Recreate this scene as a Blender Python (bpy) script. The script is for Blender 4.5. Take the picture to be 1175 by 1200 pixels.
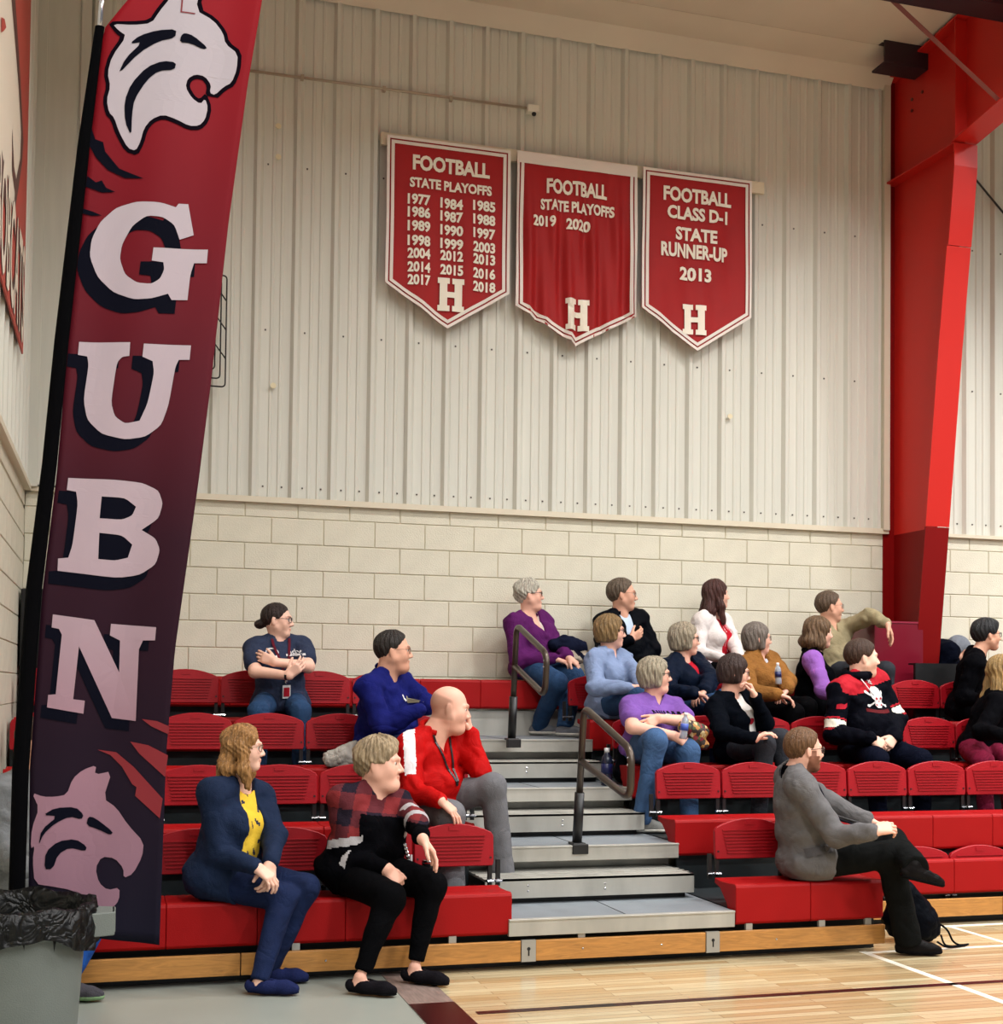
import bpy, bmesh, math, random
import numpy as np
from mathutils import Vector, Matrix
random.seed(7); rng=np.random.default_rng(7)
SC=bpy.context.scene
for o in list(bpy.data.objects): bpy.data.objects.remove(o)
PI=math.pi
# ---------------------------------------------------------------- camera
FPX,CXP,CYP,YAW,PITCH,ROLL,CAMH=1511.98568,574.26228,759.93803,0.28129,0.03089,0.01159,1.49436
W_,H_=1175.0,1200.0
def _axes():
    cy,sy=math.cos(YAW),math.sin(YAW); F=np.array([sy,cy,0.]);R=np.array([cy,-sy,0.]);U=np.array([0,0,1.])
    cp,sp=math.cos(PITCH),math.sin(PITCH); F2=F*cp+U*sp; U2=U*cp-F*sp
    cr,sr=math.cos(ROLL),math.sin(ROLL); return F2,R*cr+U2*sr,U2*cr-R*sr
CF,CR,CU=_axes()
cam=bpy.data.cameras.new('camera'); camo=bpy.data.objects.new('camera',cam); SC.collection.objects.link(camo)
M=Matrix(((CR[0],CU[0],-CF[0],0),(CR[1],CU[1],-CF[1],0),(CR[2],CU[2],-CF[2],CAMH),(0,0,0,1)))
camo.matrix_world=M
cam.sensor_fit='HORIZONTAL'; cam.sensor_width=36; cam.lens=FPX/W_*36
cam.shift_x=(W_/2-CXP)/W_; cam.shift_y=(CYP-H_/2)/W_; cam.clip_end=200
SC.camera=camo
# ---------------------------------------------------------------- world, lights, exposure
SC.view_settings.view_transform='Standard'; SC.view_settings.look='None'
SC.view_settings.exposure=0.5; SC.view_settings.gamma=1.0
try: SC.view_settings.use_curve_mapping=False
except Exception: pass
wd=bpy.data.worlds.new('gym_ambient'); SC.world=wd; wd.use_nodes=True
wd.node_tree.nodes['Background'].inputs[0].default_value=(0.97,0.98,1.0,1); wd.node_tree.nodes['Background'].inputs[1].default_value=0.15
def area(x,y,z,e,sx=.6,sy=.6,spread=130,col=(1,.995,.985),tgt=None):
    l=bpy.data.lights.new('highbay_or_fill_light','AREA'); l.energy=e; l.shape='RECTANGLE'; l.size=sx; l.size_y=sy; l.color=col
    l.spread=math.radians(spread)
    o=bpy.data.objects.new('highbay_or_fill_light',l); SC.collection.objects.link(o); o.location=(x,y,z)
    if tgt: o.rotation_euler=(Vector(tgt)-Vector((x,y,z))).to_track_quat('-Z','Y').to_euler()
    return o
# added fill lamp for the left wall first, then rows of high-bay lamps hanging over the court, outside the frame
LAMPS=[(2.6,8.6,7.2,50,150)]+[(x,6.7,7.3,e,140) for x,e in ((.6,100),(3.1,190),(5.75,400),(8.4,380),(12,290))]+[(x,2.4,7.4,e,152) for x,e in ((1,90),(4.5,110),(8,150),(12,170))]+[(x,-2.4,7.6,e,158) for x,e in ((2,200),(7,300),(12,360))]+[(x,-7.5,7.8,e,162) for x,e in ((3,240),(9,400))]
for x,y,z,e,sp in LAMPS: area(x,y,z,e,spread=sp)
# ---------------------------------------------------------------- pixel to world (used to take sizes off the photograph)
def ray(x,y): return CF+CR*(x-CXP)/FPX-CU*(y-CYP)/FPX
CAMP=np.array([0,0,CAMH])
def atY(x,y,Y): d=ray(x,y); return CAMP+d*(Y/d[1])
def atX(x,y,X): d=ray(x,y); return CAMP+d*(X/d[0])
def atZ(x,y,Z): d=ray(x,y); return CAMP+d*((Z-CAMH)/d[2])
def pr(P):
    P=np.array(P,float)-CAMP; z=P@CF; return (CXP+FPX*(P@CR)/z,CYP-FPX*(P@CU)/z)
# ---------------------------------------------------------------- materials
def lin(c):
    c=[v/255. for v in c]; return tuple(((v+.055)/1.055)**2.4 if v>.04045 else v/12.92 for v in c)+(1,)
MATS={}
def mat(name,col,rough=.6,metal=0.,bump=0.,bscale=60.,var=0.,vscale=8.,stretch=(1,1,1),spec=.5,coat=0.,emit=None,trans=0.,detail=4.,sheen=0.,coord='Object',tint=False,distort=0.,wr=0.,wrs=8.):
    if name in MATS: return MATS[name]
    m=bpy.data.materials.new(name); m.use_nodes=True; nt=m.node_tree; b=nt.nodes['Principled BSDF']; L=nt.links
    c=lin(col); b.inputs['Base Color'].default_value=c; b.inputs['Roughness'].default_value=rough; b.inputs['Metallic'].default_value=metal
    b.inputs['Specular IOR Level'].default_value=spec; b.inputs['Coat Weight'].default_value=coat
    b.inputs['Transmission Weight'].default_value=trans
    if sheen: b.inputs['Sheen Weight'].default_value=sheen
    if emit: b.inputs['Emission Color'].default_value=lin(emit); b.inputs['Emission Strength'].default_value=1
    if bump or var or wr:
        tc=nt.nodes.new('ShaderNodeTexCoord'); mp=nt.nodes.new('ShaderNodeMapping'); mp.inputs['Scale'].default_value=stretch
        L.new(tc.outputs[coord],mp.inputs[0])
    last=None
    if var:
        n=nt.nodes.new('ShaderNodeTexNoise'); n.inputs['Scale'].default_value=vscale; n.inputs['Detail'].default_value=detail; n.inputs['Distortion'].default_value=distort; L.new(mp.outputs[0],n.inputs['Vector'])
        r=nt.nodes.new('ShaderNodeMapRange'); r.inputs[1].default_value=.3; r.inputs[2].default_value=.7; r.inputs[3].default_value=1-var; r.inputs[4].default_value=1+var; L.new(n.outputs[0],r.inputs[0])
        mx=nt.nodes.new('ShaderNodeMix'); mx.data_type='RGBA'; mx.blend_type='MULTIPLY'; mx.inputs[0].default_value=1; mx.inputs[6].default_value=c; L.new(r.outputs[0],mx.inputs[7]); last=mx.outputs[2]
    if tint:
        at=nt.nodes.new('ShaderNodeAttribute'); at.attribute_name='Tint'
        m2=nt.nodes.new('ShaderNodeMix'); m2.data_type='RGBA'; m2.blend_type='MULTIPLY'; m2.inputs[0].default_value=1
        if last: L.new(last,m2.inputs[6])
        else: m2.inputs[6].default_value=c
        L.new(at.outputs['Color'],m2.inputs[7]); last=m2.outputs[2]
    if last: L.new(last,b.inputs['Base Color'])
    if bump:
        n=nt.nodes.new('ShaderNodeTexNoise'); n.inputs['Scale'].default_value=bscale; n.inputs['Detail'].default_value=5; L.new(mp.outputs[0],n.inputs['Vector'])
        bp=nt.nodes.new('ShaderNodeBump'); bp.inputs['Strength'].default_value=bump; bp.inputs['Distance'].default_value=.01; L.new(n.outputs[0],bp.inputs['Height']); L.new(bp.outputs[0],b.inputs['Normal'])
    if wr:
        n=nt.nodes.new('ShaderNodeTexNoise'); n.inputs['Scale'].default_value=wrs; n.inputs['Detail'].default_value=2.5; n.inputs['Distortion'].default_value=1.2; L.new(mp.outputs[0],n.inputs['Vector'])
        q=nt.nodes.new('ShaderNodeMath'); q.operation='SUBTRACT'; q.inputs[1].default_value=.5; L.new(n.outputs[0],q.inputs[0]); q2=nt.nodes.new('ShaderNodeMath'); q2.operation='ABSOLUTE'; L.new(q.outputs[0],q2.inputs[0])
        q3=nt.nodes.new('ShaderNodeMath'); q3.operation='POWER'; q3.inputs[1].default_value=.7; L.new(q2.outputs[0],q3.inputs[0])
        b2=nt.nodes.new('ShaderNodeBump'); b2.inputs['Strength'].default_value=wr; b2.inputs['Distance'].default_value=.05; L.new(q3.outputs[0],b2.inputs['Height'])
        if bump: L.new(bp.outputs[0],b2.inputs['Normal'])
        L.new(b2.outputs[0],b.inputs['Normal'])
    MATS[name]=m; return m
# ---------------------------------------------------------------- object helpers
OFF={}
def link(o): SC.collection.objects.link(o)
def tag(o,label=None,cat=None,group=None,kind=None):
    if label: o['label']=label
    if cat: o['category']=cat
    if group: o['group']=group
    if kind: o['kind']=kind
    return o
def thing(name,label,cat,loc,group=None,kind=None):
    o=bpy.data.objects.new(name,None); link(o); o.location=loc; o.empty_display_size=.05; OFF[o.name]=np.array(loc,float)
    return tag(o,label,cat,group,kind)
def obj(name,V,F,m,parent=None,smooth=False,fmat=None,loc=None,label=None,tint=None):
    """mesh object from world-space vertices; parent's offset is taken off"""
    V=np.asarray(V,float)
    off=OFF.get(parent.name,np.zeros(3)) if parent else (np.array(loc,float) if loc is not None else np.zeros(3))
    me=bpy.data.meshes.new(name)
    if isinstance(F,np.ndarray):
        n=len(F); k=F.shape[1]
        me.vertices.add(len(V)); me.vertices.foreach_set('co',(V-off).astype(np.float32).ravel())
        me.loops.add(n*k); me.loops.foreach_set('vertex_index',F.astype(np.int32).ravel())
        me.polygons.add(n); me.polygons.foreach_set('loop_start',(np.arange(n)*k).astype(np.int32)); me.polygons.foreach_set('loop_total',np.full(n,k,np.int32))
        me.update(calc_edges=True)
    else: me.from_pydata((V-off).tolist(),[],F); me.update()
    ms=m if isinstance(m,(list,tuple)) else [m]
    for q in ms: me.materials.append(q)
    if fmat is not None: me.polygons.foreach_set('material_index',np.asarray(fmat,np.int32))
    if smooth: me.polygons.foreach_set('use_smooth',np.ones(len(me.polygons),bool))
    if tint is not None:
        a=me.color_attributes.new('Tint','FLOAT_COLOR','POINT'); a.data.foreach_set('color',np.concatenate([tint,np.ones((len(V),1))],1).astype(np.float32).ravel())
    o=bpy.data.objects.new(name,me); link(o)
    if parent: o.parent=parent; OFF[o.name]=off
    else: o.location=off; OFF[o.name]=off
    if label: o['label']=label
    return o
def dupobj(src,parent,loc,rotz=0,scale=None):
    c=src.copy(); link(c); c.parent=parent; c.location=loc; c.rotation_euler=(0,0,rotz)
    if scale: c.scale=scale
    return c
class MB:
    def __init__(s): s.V=[];s.F=[];s.n=0
    def add(s,V,F):
        V=np.asarray(V,float); s.V.append(V); s.F+= [tuple(int(i)+s.n for i in f) for f in F]; s.n+=len(V); return s
    def box(s,x0,y0,z0,x1,y1,z1):
        return s.add([(x0,y0,z0),(x1,y0,z0),(x1,y1,z0),(x0,y1,z0),(x0,y0,z1),(x1,y0,z1),(x1,y1,z1),(x0,y1,z1)],[(0,3,2,1),(4,5,6,7),(0,1,5,4),(1,2,6,5),(2,3,7,6),(3,0,4,7)])
    def prism(s,poly,a,b,axis):
        """polygon (2D) extruded along axis between a and b; poly coords are the other two axes in xyz order"""
        n=len(poly); V=[]
        for t in (a,b):
            for (u,v) in poly:
                V.append({'x':(t,u,v),'y':(u,t,v),'z':(u,v,t)}[axis])
        F=[tuple(range(n)),tuple(range(2*n-1,n-1,-1))]+[(i,i+n,(i+1)%n+n,(i+1)%n) for i in range(n)]
        return s.add(V,F)
    def tube(s,P,r,seg=8,caps=True,closed=False):
        P=[np.array(p,float) for p in P]; n=len(P); rs=r if isinstance(r,(list,tuple)) else [r]*n
        V=[];F=[]; up=None
        for i,p in enumerate(P):
            a=P[i-1] if (i>0 or closed) else P[i]; b=P[(i+1)%n] if (i<n-1 or closed) else P[i]
            t=(b-a); t/=np.linalg.norm(t)+1e-9
            if up is None:
                h=np.array([0,0,1.]) if abs(t[2])<.9 else np.array([1.,0,0]); up=np.cross(t,h); up/=np.linalg.norm(up)
            else: up=up-t*(up@t); up/=np.linalg.norm(up)+1e-9
            w=np.cross(t,up)
            for k in range(seg):
                q=2*PI*k/seg; V.append(p+rs[i]*(up*math.cos(q)+w*math.sin(q)))
        m=n if closed else n-1
        for i in range(m):
            j=(i+1)%n
            for k in range(seg): F.append((i*seg+k,i*seg+(k+1)%seg,j*seg+(k+1)%seg,j*seg+k))
        if caps and not closed: F.append(tuple(range(seg-1,-1,-1))); F.append(tuple((n-1)*seg+k for k in range(seg)))
        return s.add(V,F)
    def lathe(s,prof,c,seg=32,caps=True):
        V=[];F=[];n=len(prof)
        for (r,z) in prof:
            for k in range(seg): q=2*PI*k/seg; V.append((c[0]+r*math.cos(q),c[1]+r*math.sin(q),c[2]+z))
        for i in range(n-1):
            for k in range(seg): F.append((i*seg+k,i*seg+(k+1)%seg,(i+1)*seg+(k+1)%seg,(i+1)*seg+k))
        if caps: F.append(tuple(range(seg-1,-1,-1))); F.append(tuple((n-1)*seg+k for k in range(seg)))
        return s.add(V,F)
    def ball(s,c,r,seg=10,rings=6):
        r=np.array(r if hasattr(r,'__len__') else (r,r,r),float); V=[]
        for i in range(1,rings):
            a=PI*i/rings
            for k in range(seg): q=2*PI*k/seg; V.append((math.sin(a)*math.cos(q),math.sin(a)*math.sin(q),math.cos(a)))
        V+= [(0,0,1),(0,0,-1)]; F=[]
        for i in range(rings-2):
            for k in range(seg): F.append((i*seg+k,(i+1)*seg+k,(i+1)*seg+(k+1)%seg,i*seg+(k+1)%seg))
        t=len(V)-2
        for k in range(seg): F.append((t,k,(k+1)%seg)); F.append((t+1,(rings-2)*seg+(k+1)%seg,(rings-2)*seg+k))
        return s.add(np.array(V)*r+np.array(c,float),F)
    def build(s,name,m,parent=None,smooth=False,bevel=0,loc=None,label=None,bseg=2):
        V=np.concatenate(s.V); 
        o=obj(name,V,s.F,m,parent,smooth,loc=loc,label=label)
        if bevel:
            bm=bmesh.new(); bm.from_mesh(o.data)
            es=[e for e in bm.edges if len(e.link_faces)==2 and e.calc_face_angle(0)>.5]
            bmesh.ops.bevel(bm,geom=es,offset=bevel,segments=bseg,affect='EDGES',profile=.5,clamp_overlap=True)
            bm.to_mesh(o.data); bm.free()
            if smooth: o.data.polygons.foreach_set('use_smooth',np.ones(len(o.data.polygons),bool))
        return o
def rounded(pts,r,n=4):
    """polyline with rounded inner corners"""
    P=[np.array(p,float) for p in pts]; out=[P[0]]
    for i in range(1,len(P)-1):
        a=P[i-1]-P[i]; b=P[i+1]-P[i]; la=np.linalg.norm(a); lb=np.linalg.norm(b); q=min(r,la*.45,lb*.45)
        s=P[i]+a/la*q; e=P[i]+b/lb*q
        for k in range(n+1):
            t=k/n; out.append((1-t)**2*s+2*t*(1-t)*P[i]+t*t*e)
    out.append(P[-1]); return out
def flatpoly(name,loops,m,parent,fn,thick=0.0,sub=0.0,label=None):
    """filled 2D outline (outer loop + holes) mapped to 3D by fn(u,v)"""
    cu=bpy.data.curves.new('outline','CURVE'); cu.dimensions='2D'; cu.fill_mode='BOTH'
    for lp in loops:
        sp=cu.splines.new('POLY'); sp.points.add(len(lp)-1)
        for i,(u,v) in enumerate(lp): sp.points[i].co=(u,v,0,1)
        sp.use_cyclic_u=True
    t=bpy.data.objects.new('tmp',cu); link(t)
    me=bpy.data.meshes.new_from_object(t); bpy.data.objects.remove(t)
    V=np.array([v.co[:] for v in me.vertices]); F=[tuple(p.vertices) for p in me.polygons]
    if sub:
        bm=bmesh.new(); bm.from_mesh(me)
        for _ in range(2):
            es=[e for e in bm.edges if e.calc_length()>sub]
            if es: bmesh.ops.subdivide_edges(bm,edges=es,cuts=2)
        bmesh.ops.triangulate(bm,faces=bm.faces[:])
        V=np.array([v.co[:] for v in bm.verts]); bm.verts.index_update(); F=[tuple(v.index for v in f.verts) for f in bm.faces]; bm.free()
    P=np.array([fn(u,v) for u,v in V[:,:2]])
    return obj(name,P,F,m,parent,label=label)
def textmesh(name,s,size,m,parent,fn,bold=.02,spacing=1.1,align='CENTER',xs=1.0,sub=0,fit=None):
    cu=bpy.data.curves.new('letters','FONT'); cu.body=s; cu.size=size; cu.offset=bold*size; cu.align_x=align; cu.align_y='CENTER'; cu.space_character=spacing; cu.resolution_u=3
    t=bpy.data.objects.new('tmp',cu); link(t); me=bpy.data.meshes.new_from_object(t); bpy.data.objects.remove(t)
    V=np.array([v.co[:] for v in me.vertices]); F=[tuple(p.vertices) for p in me.polygons]
    if fit: V[:,0]=(V[:,0]-(V[:,0].max()+V[:,0].min())/2)*fit/(V[:,0].max()-V[:,0].min())
    if sub:
        bm=bmesh.new(); vs=[bm.verts.new(v) for v in V]
        for f in F:
            try: bm.faces.new([vs[i] for i in f])
            except ValueError: pass
        bmesh.ops.triangulate(bm,faces=bm.faces[:])
        for _ in range(3):
            es=[e for e in bm.edges if e.calc_length()>sub]
            if es: bmesh.ops.subdivide_edges(bm,edges=es,cuts=1); bmesh.ops.triangulate(bm,faces=bm.faces[:])
        bm.verts.index_update(); V=np.array([v.co[:] for v in bm.verts]); F=[tuple(v.index for v in f.verts) for f in bm.faces]; bm.free()
    P=np.array([fn(u*xs,v) for u,v in V[:,:2]])
    return obj(name,P,F,m,parent)
# ================================================================ ROOM
YW=10.038; XLW=-0.676; ZG=2.936; XEND=9.6
m_cream=mat('painted_block',(214,209,190),.75,bump=.35,bscale=90,var=.04,vscale=6)
m_mortar=mat('mortar_joint',(200,192,168),.85)
m_liner=mat('liner_panel_steel',(208,207,196),.38,bump=.05,bscale=20,var=.04,vscale=3,stretch=(6,6,.6))
m_trimc=mat('cream_trim',(214,204,182),.5)
m_screw=mat('screw_head',(70,62,55),.5)
wb=MB().box(XLW-.3,YW+.03,0,XEND,YW+.25,7.1).build('wall_back',m_mortar); tag(wb,kind='structure'); OFF[wb.name]=np.zeros(3)
wl=MB().box(XLW-.3,2.0,0,XLW-.03,YW+.25,8.0).build('wall_left',m_mortar); tag(wl,kind='structure')
# concrete blocks, eight courses seen above the top row, plus plain wall below them
def block_mesh(name,L,vert):
    g=.0032; b=MB().box(g,0,g,L-g,.035,.2032-g); o=b.build(name,m_cream,None,bevel=.004,bseg=1); me=o.data; bpy.data.objects.remove(o); return me
mb_full=block_mesh('cmu_block',.4064,0)
zt=2.797; xj=atY(317,655,YW)[0]%.4064
def place(me,name,parent,loc,rz=0,sx=1,sz=1):
    o=bpy.data.objects.new(name,me); link(o); o.parent=parent; o.location=loc; o.rotation_euler=(0,0,rz); o.scale=(sx,1,sz); return o
for c in range(8):
    z=zt-.2032*c; off=xj if c%2==1 else xj+.2032
    # course c spans z-.. ; course 0 is the cut course under the ledge
    z0=z if c==0 else z-.0; 
    n0=int((XLW-off)/.4064)-1
    for i in range(n0,40):
        a=off+i*.4064; b=a+.4064
        a2=max(a,XLW); b2=min(b,XEND)
        if b2-a2<.03: continue
        for (lo,hi) in ([(a2,min(b2,6.56))] if a2<6.56 else [])+([(max(a2,6.78),b2)] if b2>6.78 else []):
            if hi-lo<.03: continue
            zz=z if c==0 else z-.0
            place(mb_full,'cmu_block',wb,(lo,YW-.005,zt-.2032*c if c==0 else zt-.2032*c),0,(hi-lo)/.4064,(ZG-zt)/.2032 if c==0 else 1)
lowz=zt-.2032*7
MB().box(XLW,YW+.003,lowz-.02,XEND,YW+.03,ZG).build('mortar_bed',m_mortar,wb)
MB().box(XLW-.03,YW-3.3,lowz-.04,XLW-.008,YW,ZG).build('mortar_bed',m_mortar,wl)
MB().box(XLW-.02,YW,0,XEND,YW+.03,lowz).build('painted_block_base',m_cream,wb)
for c in range(8):
    off=.1+(0 if c%2 else .2032)
    for i in range(-1,8):
        y1=YW-.0-off-i*.4064; y0=y1-.4064; y1=min(y1,YW)
        if y1-y0<.03: continue
        # block laid along the left wall
        o=place(mb_full,'cmu_block',wl,(XLW+.0,y0,zt-.2032*c-.02),PI/2,(y1-y0)/.4064,1 if c else (ZG-zt+.02)/.2032)
        o.location=(XLW,y0,zt-.2032*c-.02*(c>0)); 
MB().box(XLW-.03,2.0,0,XLW-.001,YW-3.2,ZG).box(XLW-.03,YW-3.2,0,XLW-.001,YW,lowz-.02).build('painted_block_base',m_cream,wl)
# ribbed liner panels: major rib every foot, two minor ribs between
def rib_profile():
    p=.3048; pts=[]
    for k in range(3):
        b=k*p
        pts+=[(b,0),(b+.022,-.036),(b+.052,-.036),(b+.078,0),(b+.142,0),(b+.150,-.007),(b+.166,-.007),(b+.174,0),(b+.214,0),(b+.222,-.007),(b+.238,-.007),(b+.246,0)]
    pts.append((3*p-.0008,0)); return pts
def panel_mesh(name,pts,h):
    V=[];F=[];n=len(pts)
    for (x,y) in pts: V+=[(x,y,0),(x,y,h)]
    for i in range(n-1): F.append((2*i,2*i+2,2*i+3,2*i+1))
    for (x,y) in pts[::-1]: V+=[(x,.03,0),(x,.03,h)]
    me=bpy.data.meshes.new(name); me.from_pydata(V,[],F); me.materials.append(m_liner); me.update(); return me
pm=panel_mesh('metal_panel',rib_profile(),1.0)
xs=.944-.9144*2+.3048
x=xs
first=panel_mesh('metal_panel_corner',[(0,0),(xs-XLW,0)],1.0)
ZT=7.0
place(first,'metal_panel',wb,(XLW,YW,ZG),0,1,ZT-ZG)
while x<XEND:
    place(pm,'metal_panel',wb,(x,YW,ZG),0,1,ZT-ZG); x+=.9144
for i in range(9): 
    y=YW-.02-i*.9144
    o=place(pm,'metal_panel',wl,(XLW,y-.9144,ZG),PI/2,1,8.0-ZG)
MB().box(XLW,YW-.045,ZG-.03,6.56,YW,ZG-.002).box(XLW,YW-.045,ZG-.002,6.56,YW-.03,ZG+.015).box(6.8,YW-.045,ZG-.03,XEND,YW,ZG+.0).build('ledge_trim',m_trimc,wb)
MB().box(XLW-.02,2,ZG-.03,XLW+.045,YW,ZG+.01).build('ledge_trim',m_trimc,wl)
MB().box(XLW,YW-.075,ZG,XLW+.09,YW+.02,ZT).build('corner_trim',m_liner,wb)
MB().box(XLW+.09,YW-.045,ZG,XLW+.33,YW+.02,ZT).build('corner_panel',m_liner,wb)
MB().box(XLW+.33,YW-.065,ZG,XLW+.40,YW+.02,ZT).build('corner_trim',m_liner,wb)
MB().box(6.50,YW-.06,ZG,6.56,YW,ZT).build('corner_trim',m_trimc,wb)
# panel screws
sc=MB()
for i in range(0,28):
    xx=.944+.110+.3048*i
    if xx>XEND-.2: break
    for z in (ZG+.10,ZG+1.32,ZG+2.62):
        sc.box(xx-.006,YW-.006,z-.006,xx+.006,YW+.001,z+.006)
    sc.box(xx+.145-.006,YW-.006,ZG+.10-.006,xx+.145+.006,YW+.001,ZG+.106)
o=sc.build('panel_screws',m_screw,wb); o['kind']='stuff'
m_patch=mat('cream_plug',(222,212,178),.6)
for (px,py) in [(326,148),(326,184),(320,452),(855,488)]:
    p=atY(px,py,YW-.03); MB().lathe([(.018,0),(.018,.006)],(0,0,0),14).build('round_plug',m_patch,wb) if False else None
    b=MB(); b.lathe([(.022,-.004),(.022,.004)],(0,0,0),14)
    V=np.concatenate(b.V)[:,[0,2,1]]+np.array([p[0],YW-.034+.0,p[2]]); obj('round_plug',V,b.F,m_patch,wb)
# ceiling: vinyl-faced insulation between purlins, rising toward the court
m_ceil=mat('vinyl_insulation',(206,196,178),.65,bump=.2,bscale=3,var=.05,vscale=1.2)
m_seam=mat('insulation_seam',(150,130,108),.7)
def zc(y): return 7.03+(10.04-y)*.075
ceil=MB().add([(XLW-.3,YW+.3,zc(YW+.3)+.05),(XEND,YW+.3,zc(YW+.3)+.05),(XEND,-4,zc(-4)+.05),(XLW-.3,-4,zc(-4)+.05)],[(0,1,2,3)]).build('ceiling',m_seam); tag(ceil,kind='structure')
ys=[YW+.05,9.62,8.72,7.6,6.4,5.1,3.8,2.5,1.2,0]
for i in range(len(ys)-1):
    a,b=ys[i],ys[i+1]; n=9; V=[];F=[]
    for j in range(n):
        t=j/(n-1); y=a+(b-a)*t*.995; sag=-.03*math.sin(PI*t)
        V+=[(XLW-.2,y,zc(y)+.0+sag+.02),(XEND,y,zc(y)+sag+.02)]
    F=[(2*j,2*j+1,2*j+3,2*j+2) for j in range(n-1)]
    obj('insulation_strip',V,F,m_ceil,ceil,smooth=True)
MB().add([(XLW,YW-.03,ZT-.10),(6.56,YW-.03,ZT-.10),(6.56,YW-.16,ZT+.06),(XLW,YW-.16,ZT+.06)],[(0,1,2,3)]).box(6.8,YW-.1,ZT-.05,XEND,YW,ZT+.1).build('cove_trim',m_ceil,ceil)
# floor
def floor_wood():
    m=bpy.data.materials.new('maple_floor'); m.use_nodes=True; nt=m.node_tree; b=nt.nodes['Principled BSDF']; L=nt.links
    tc=nt.nodes.new('ShaderNodeTexCoord'); br=nt.nodes.new('ShaderNodeTexBrick'); L.new(tc.outputs['Object'],br.inputs['Vector'])
    br.inputs['Scale'].default_value=1; br.inputs['Brick Width'].default_value=.9; br.inputs['Row Height'].default_value=.057; br.inputs['Mortar Size'].default_value=.0012; br.offset=.37; br.inputs['Bias'].default_value=0.
    br.inputs['Color1'].default_value=lin((200,186,150)); br.inputs['Color2'].default_value=lin((170,142,102)); br.inputs['Mortar'].default_value=lin((110,76,45))
    n=nt.nodes.new('ShaderNodeTexNoise'); mp=nt.nodes.new('ShaderNodeMapping'); mp.inputs['Scale'].default_value=(1.5,30,1); L.new(tc.outputs['Object'],mp.inputs[0]); L.new(mp.outputs[0],n.inputs['Vector']); n.inputs['Scale'].default_value=2; n.inputs['Detail'].default_value=6
    mx=nt.nodes.new('ShaderNodeMix'); mx.data_type='RGBA'; mx.blend_type='MULTIPLY'; mx.inputs[0].default_value=1
    r=nt.nodes.new('ShaderNodeMapRange'); r.inputs[1].default_value=.3; r.inputs[2].default_value=.7; r.inputs[3].default_value=.82; r.inputs[4].default_value=1.1
    L.new(n.outputs[0],r.inputs[0]); L.new(br.outputs[0],mx.inputs[6]); L.new(r.outputs[0],mx.inputs[7]); L.new(mx.outputs[2],b.inputs['Base Color'])
    b.inputs['Roughness'].default_value=.22; b.inputs['Coat Weight'].default_value=.3; b.inputs['Coat Roughness'].default_value=.12
    return m
m_maple=floor_wood()
fl=MB().box(1.57,-4,-.05,XEND,YW,0).build('floor',m_maple); tag(fl,kind='structure')
m_gray=mat('grey_court_surround',(140,144,136),.35,var=.06,vscale=2)
fg=MB().box(XLW-.3,-4,-.05,1.35,YW,0).build('floor',m_gray); tag(fg,kind='structure')
m_thr=mat('weathered_threshold',(126,108,100),.5,var=.25,vscale=10,stretch=(8,1,1))
fs=MB().box(1.35,-4,-.05,1.57,YW,.003).build('trim_1',m_thr); tag(fs,kind='structure')
m_mar=mat('maroon_paint',(44,8,12),.3); m_wht=mat('white_paint_line',(235,228,212),.3); m_blk=mat('black_paint',(22,18,20),.35)
for (x0,x1,y0,y1,mm) in [(1.35,1.57,-4,5.98,m_mar)]: MB().box(x0,y0,.0032,x1,y1,.005).build('painted_band',mm,fs)
for (x0,x1,y0,y1,mm) in [(1.62,2.02,5.735,5.785,m_mar),(2.02,2.30,5.735,5.785,m_blk),(2.30,XEND,5.735,5.785,m_mar),(4.14,4.185,-4,6.60,m_wht),(4.6,XEND,7.17,7.215,m_wht)]:
    MB().box(x0,y0,.0,x1,y1,.002).build('court_line',mm,fl)
pa=atZ(1122,1111,0); pb=atZ(1175,1108,0); MB().box(4.185,pa[1]-.02,0,XEND,pa[1]+.02,.002).build('court_line',m_wht,fl)
pa=atZ(1128,1090.5,0); MB().box(pa[0]-.02,pa[1]-1.6,0,pa[0]+.02,7.17,.0022).build('court_line',m_wht,fl)
# ================================================================ RED STEEL FRAME
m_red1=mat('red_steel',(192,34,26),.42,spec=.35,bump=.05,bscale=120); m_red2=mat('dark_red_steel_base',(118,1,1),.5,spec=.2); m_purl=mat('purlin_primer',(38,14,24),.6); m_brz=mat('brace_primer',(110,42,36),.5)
fr=thing('steel_frame','red painted steel column and rafter bolted at the haunch against the wall','frame',(6.635,9.8,0))
XF0,XF1=6.52,6.75
inner=[atX(x,y,XF0)[1:] for x,y in [(1116,200),(1098,420),(1084,615),(1071,787)]]
zb=[(i[0],i[1]) for i in inner]
def innerY(z):
    P=sorted([(b,a) for a,b in zb]); 
    return float(np.interp(z,[p[0] for p in P],[p[1] for p in P])) if z>P[0][0] else P[0][1]+ (P[0][0]-z)*.12
ZS=2.90
def web(z0,z1,n,m,nm):
    zsn=np.linspace(z0,z1,n); poly=[(YW,z0),(YW,z1)]+[(innerY(z),z) for z in zsn[::-1]]
    MB().prism([(a,b) for a,b in poly],6.629,6.641,'x').build(nm,m,fr)
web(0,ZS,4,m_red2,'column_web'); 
YK=innerY(5.9)
MB().prism([(YW,ZS),(YW,6.99),(9.0,7.06),(YK,6.05)]+[(innerY(z),z) for z in (5.8,5.0,4.2,3.5,ZS)],6.629,6.641,'x').build('column_web',m_red1,fr)
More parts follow.
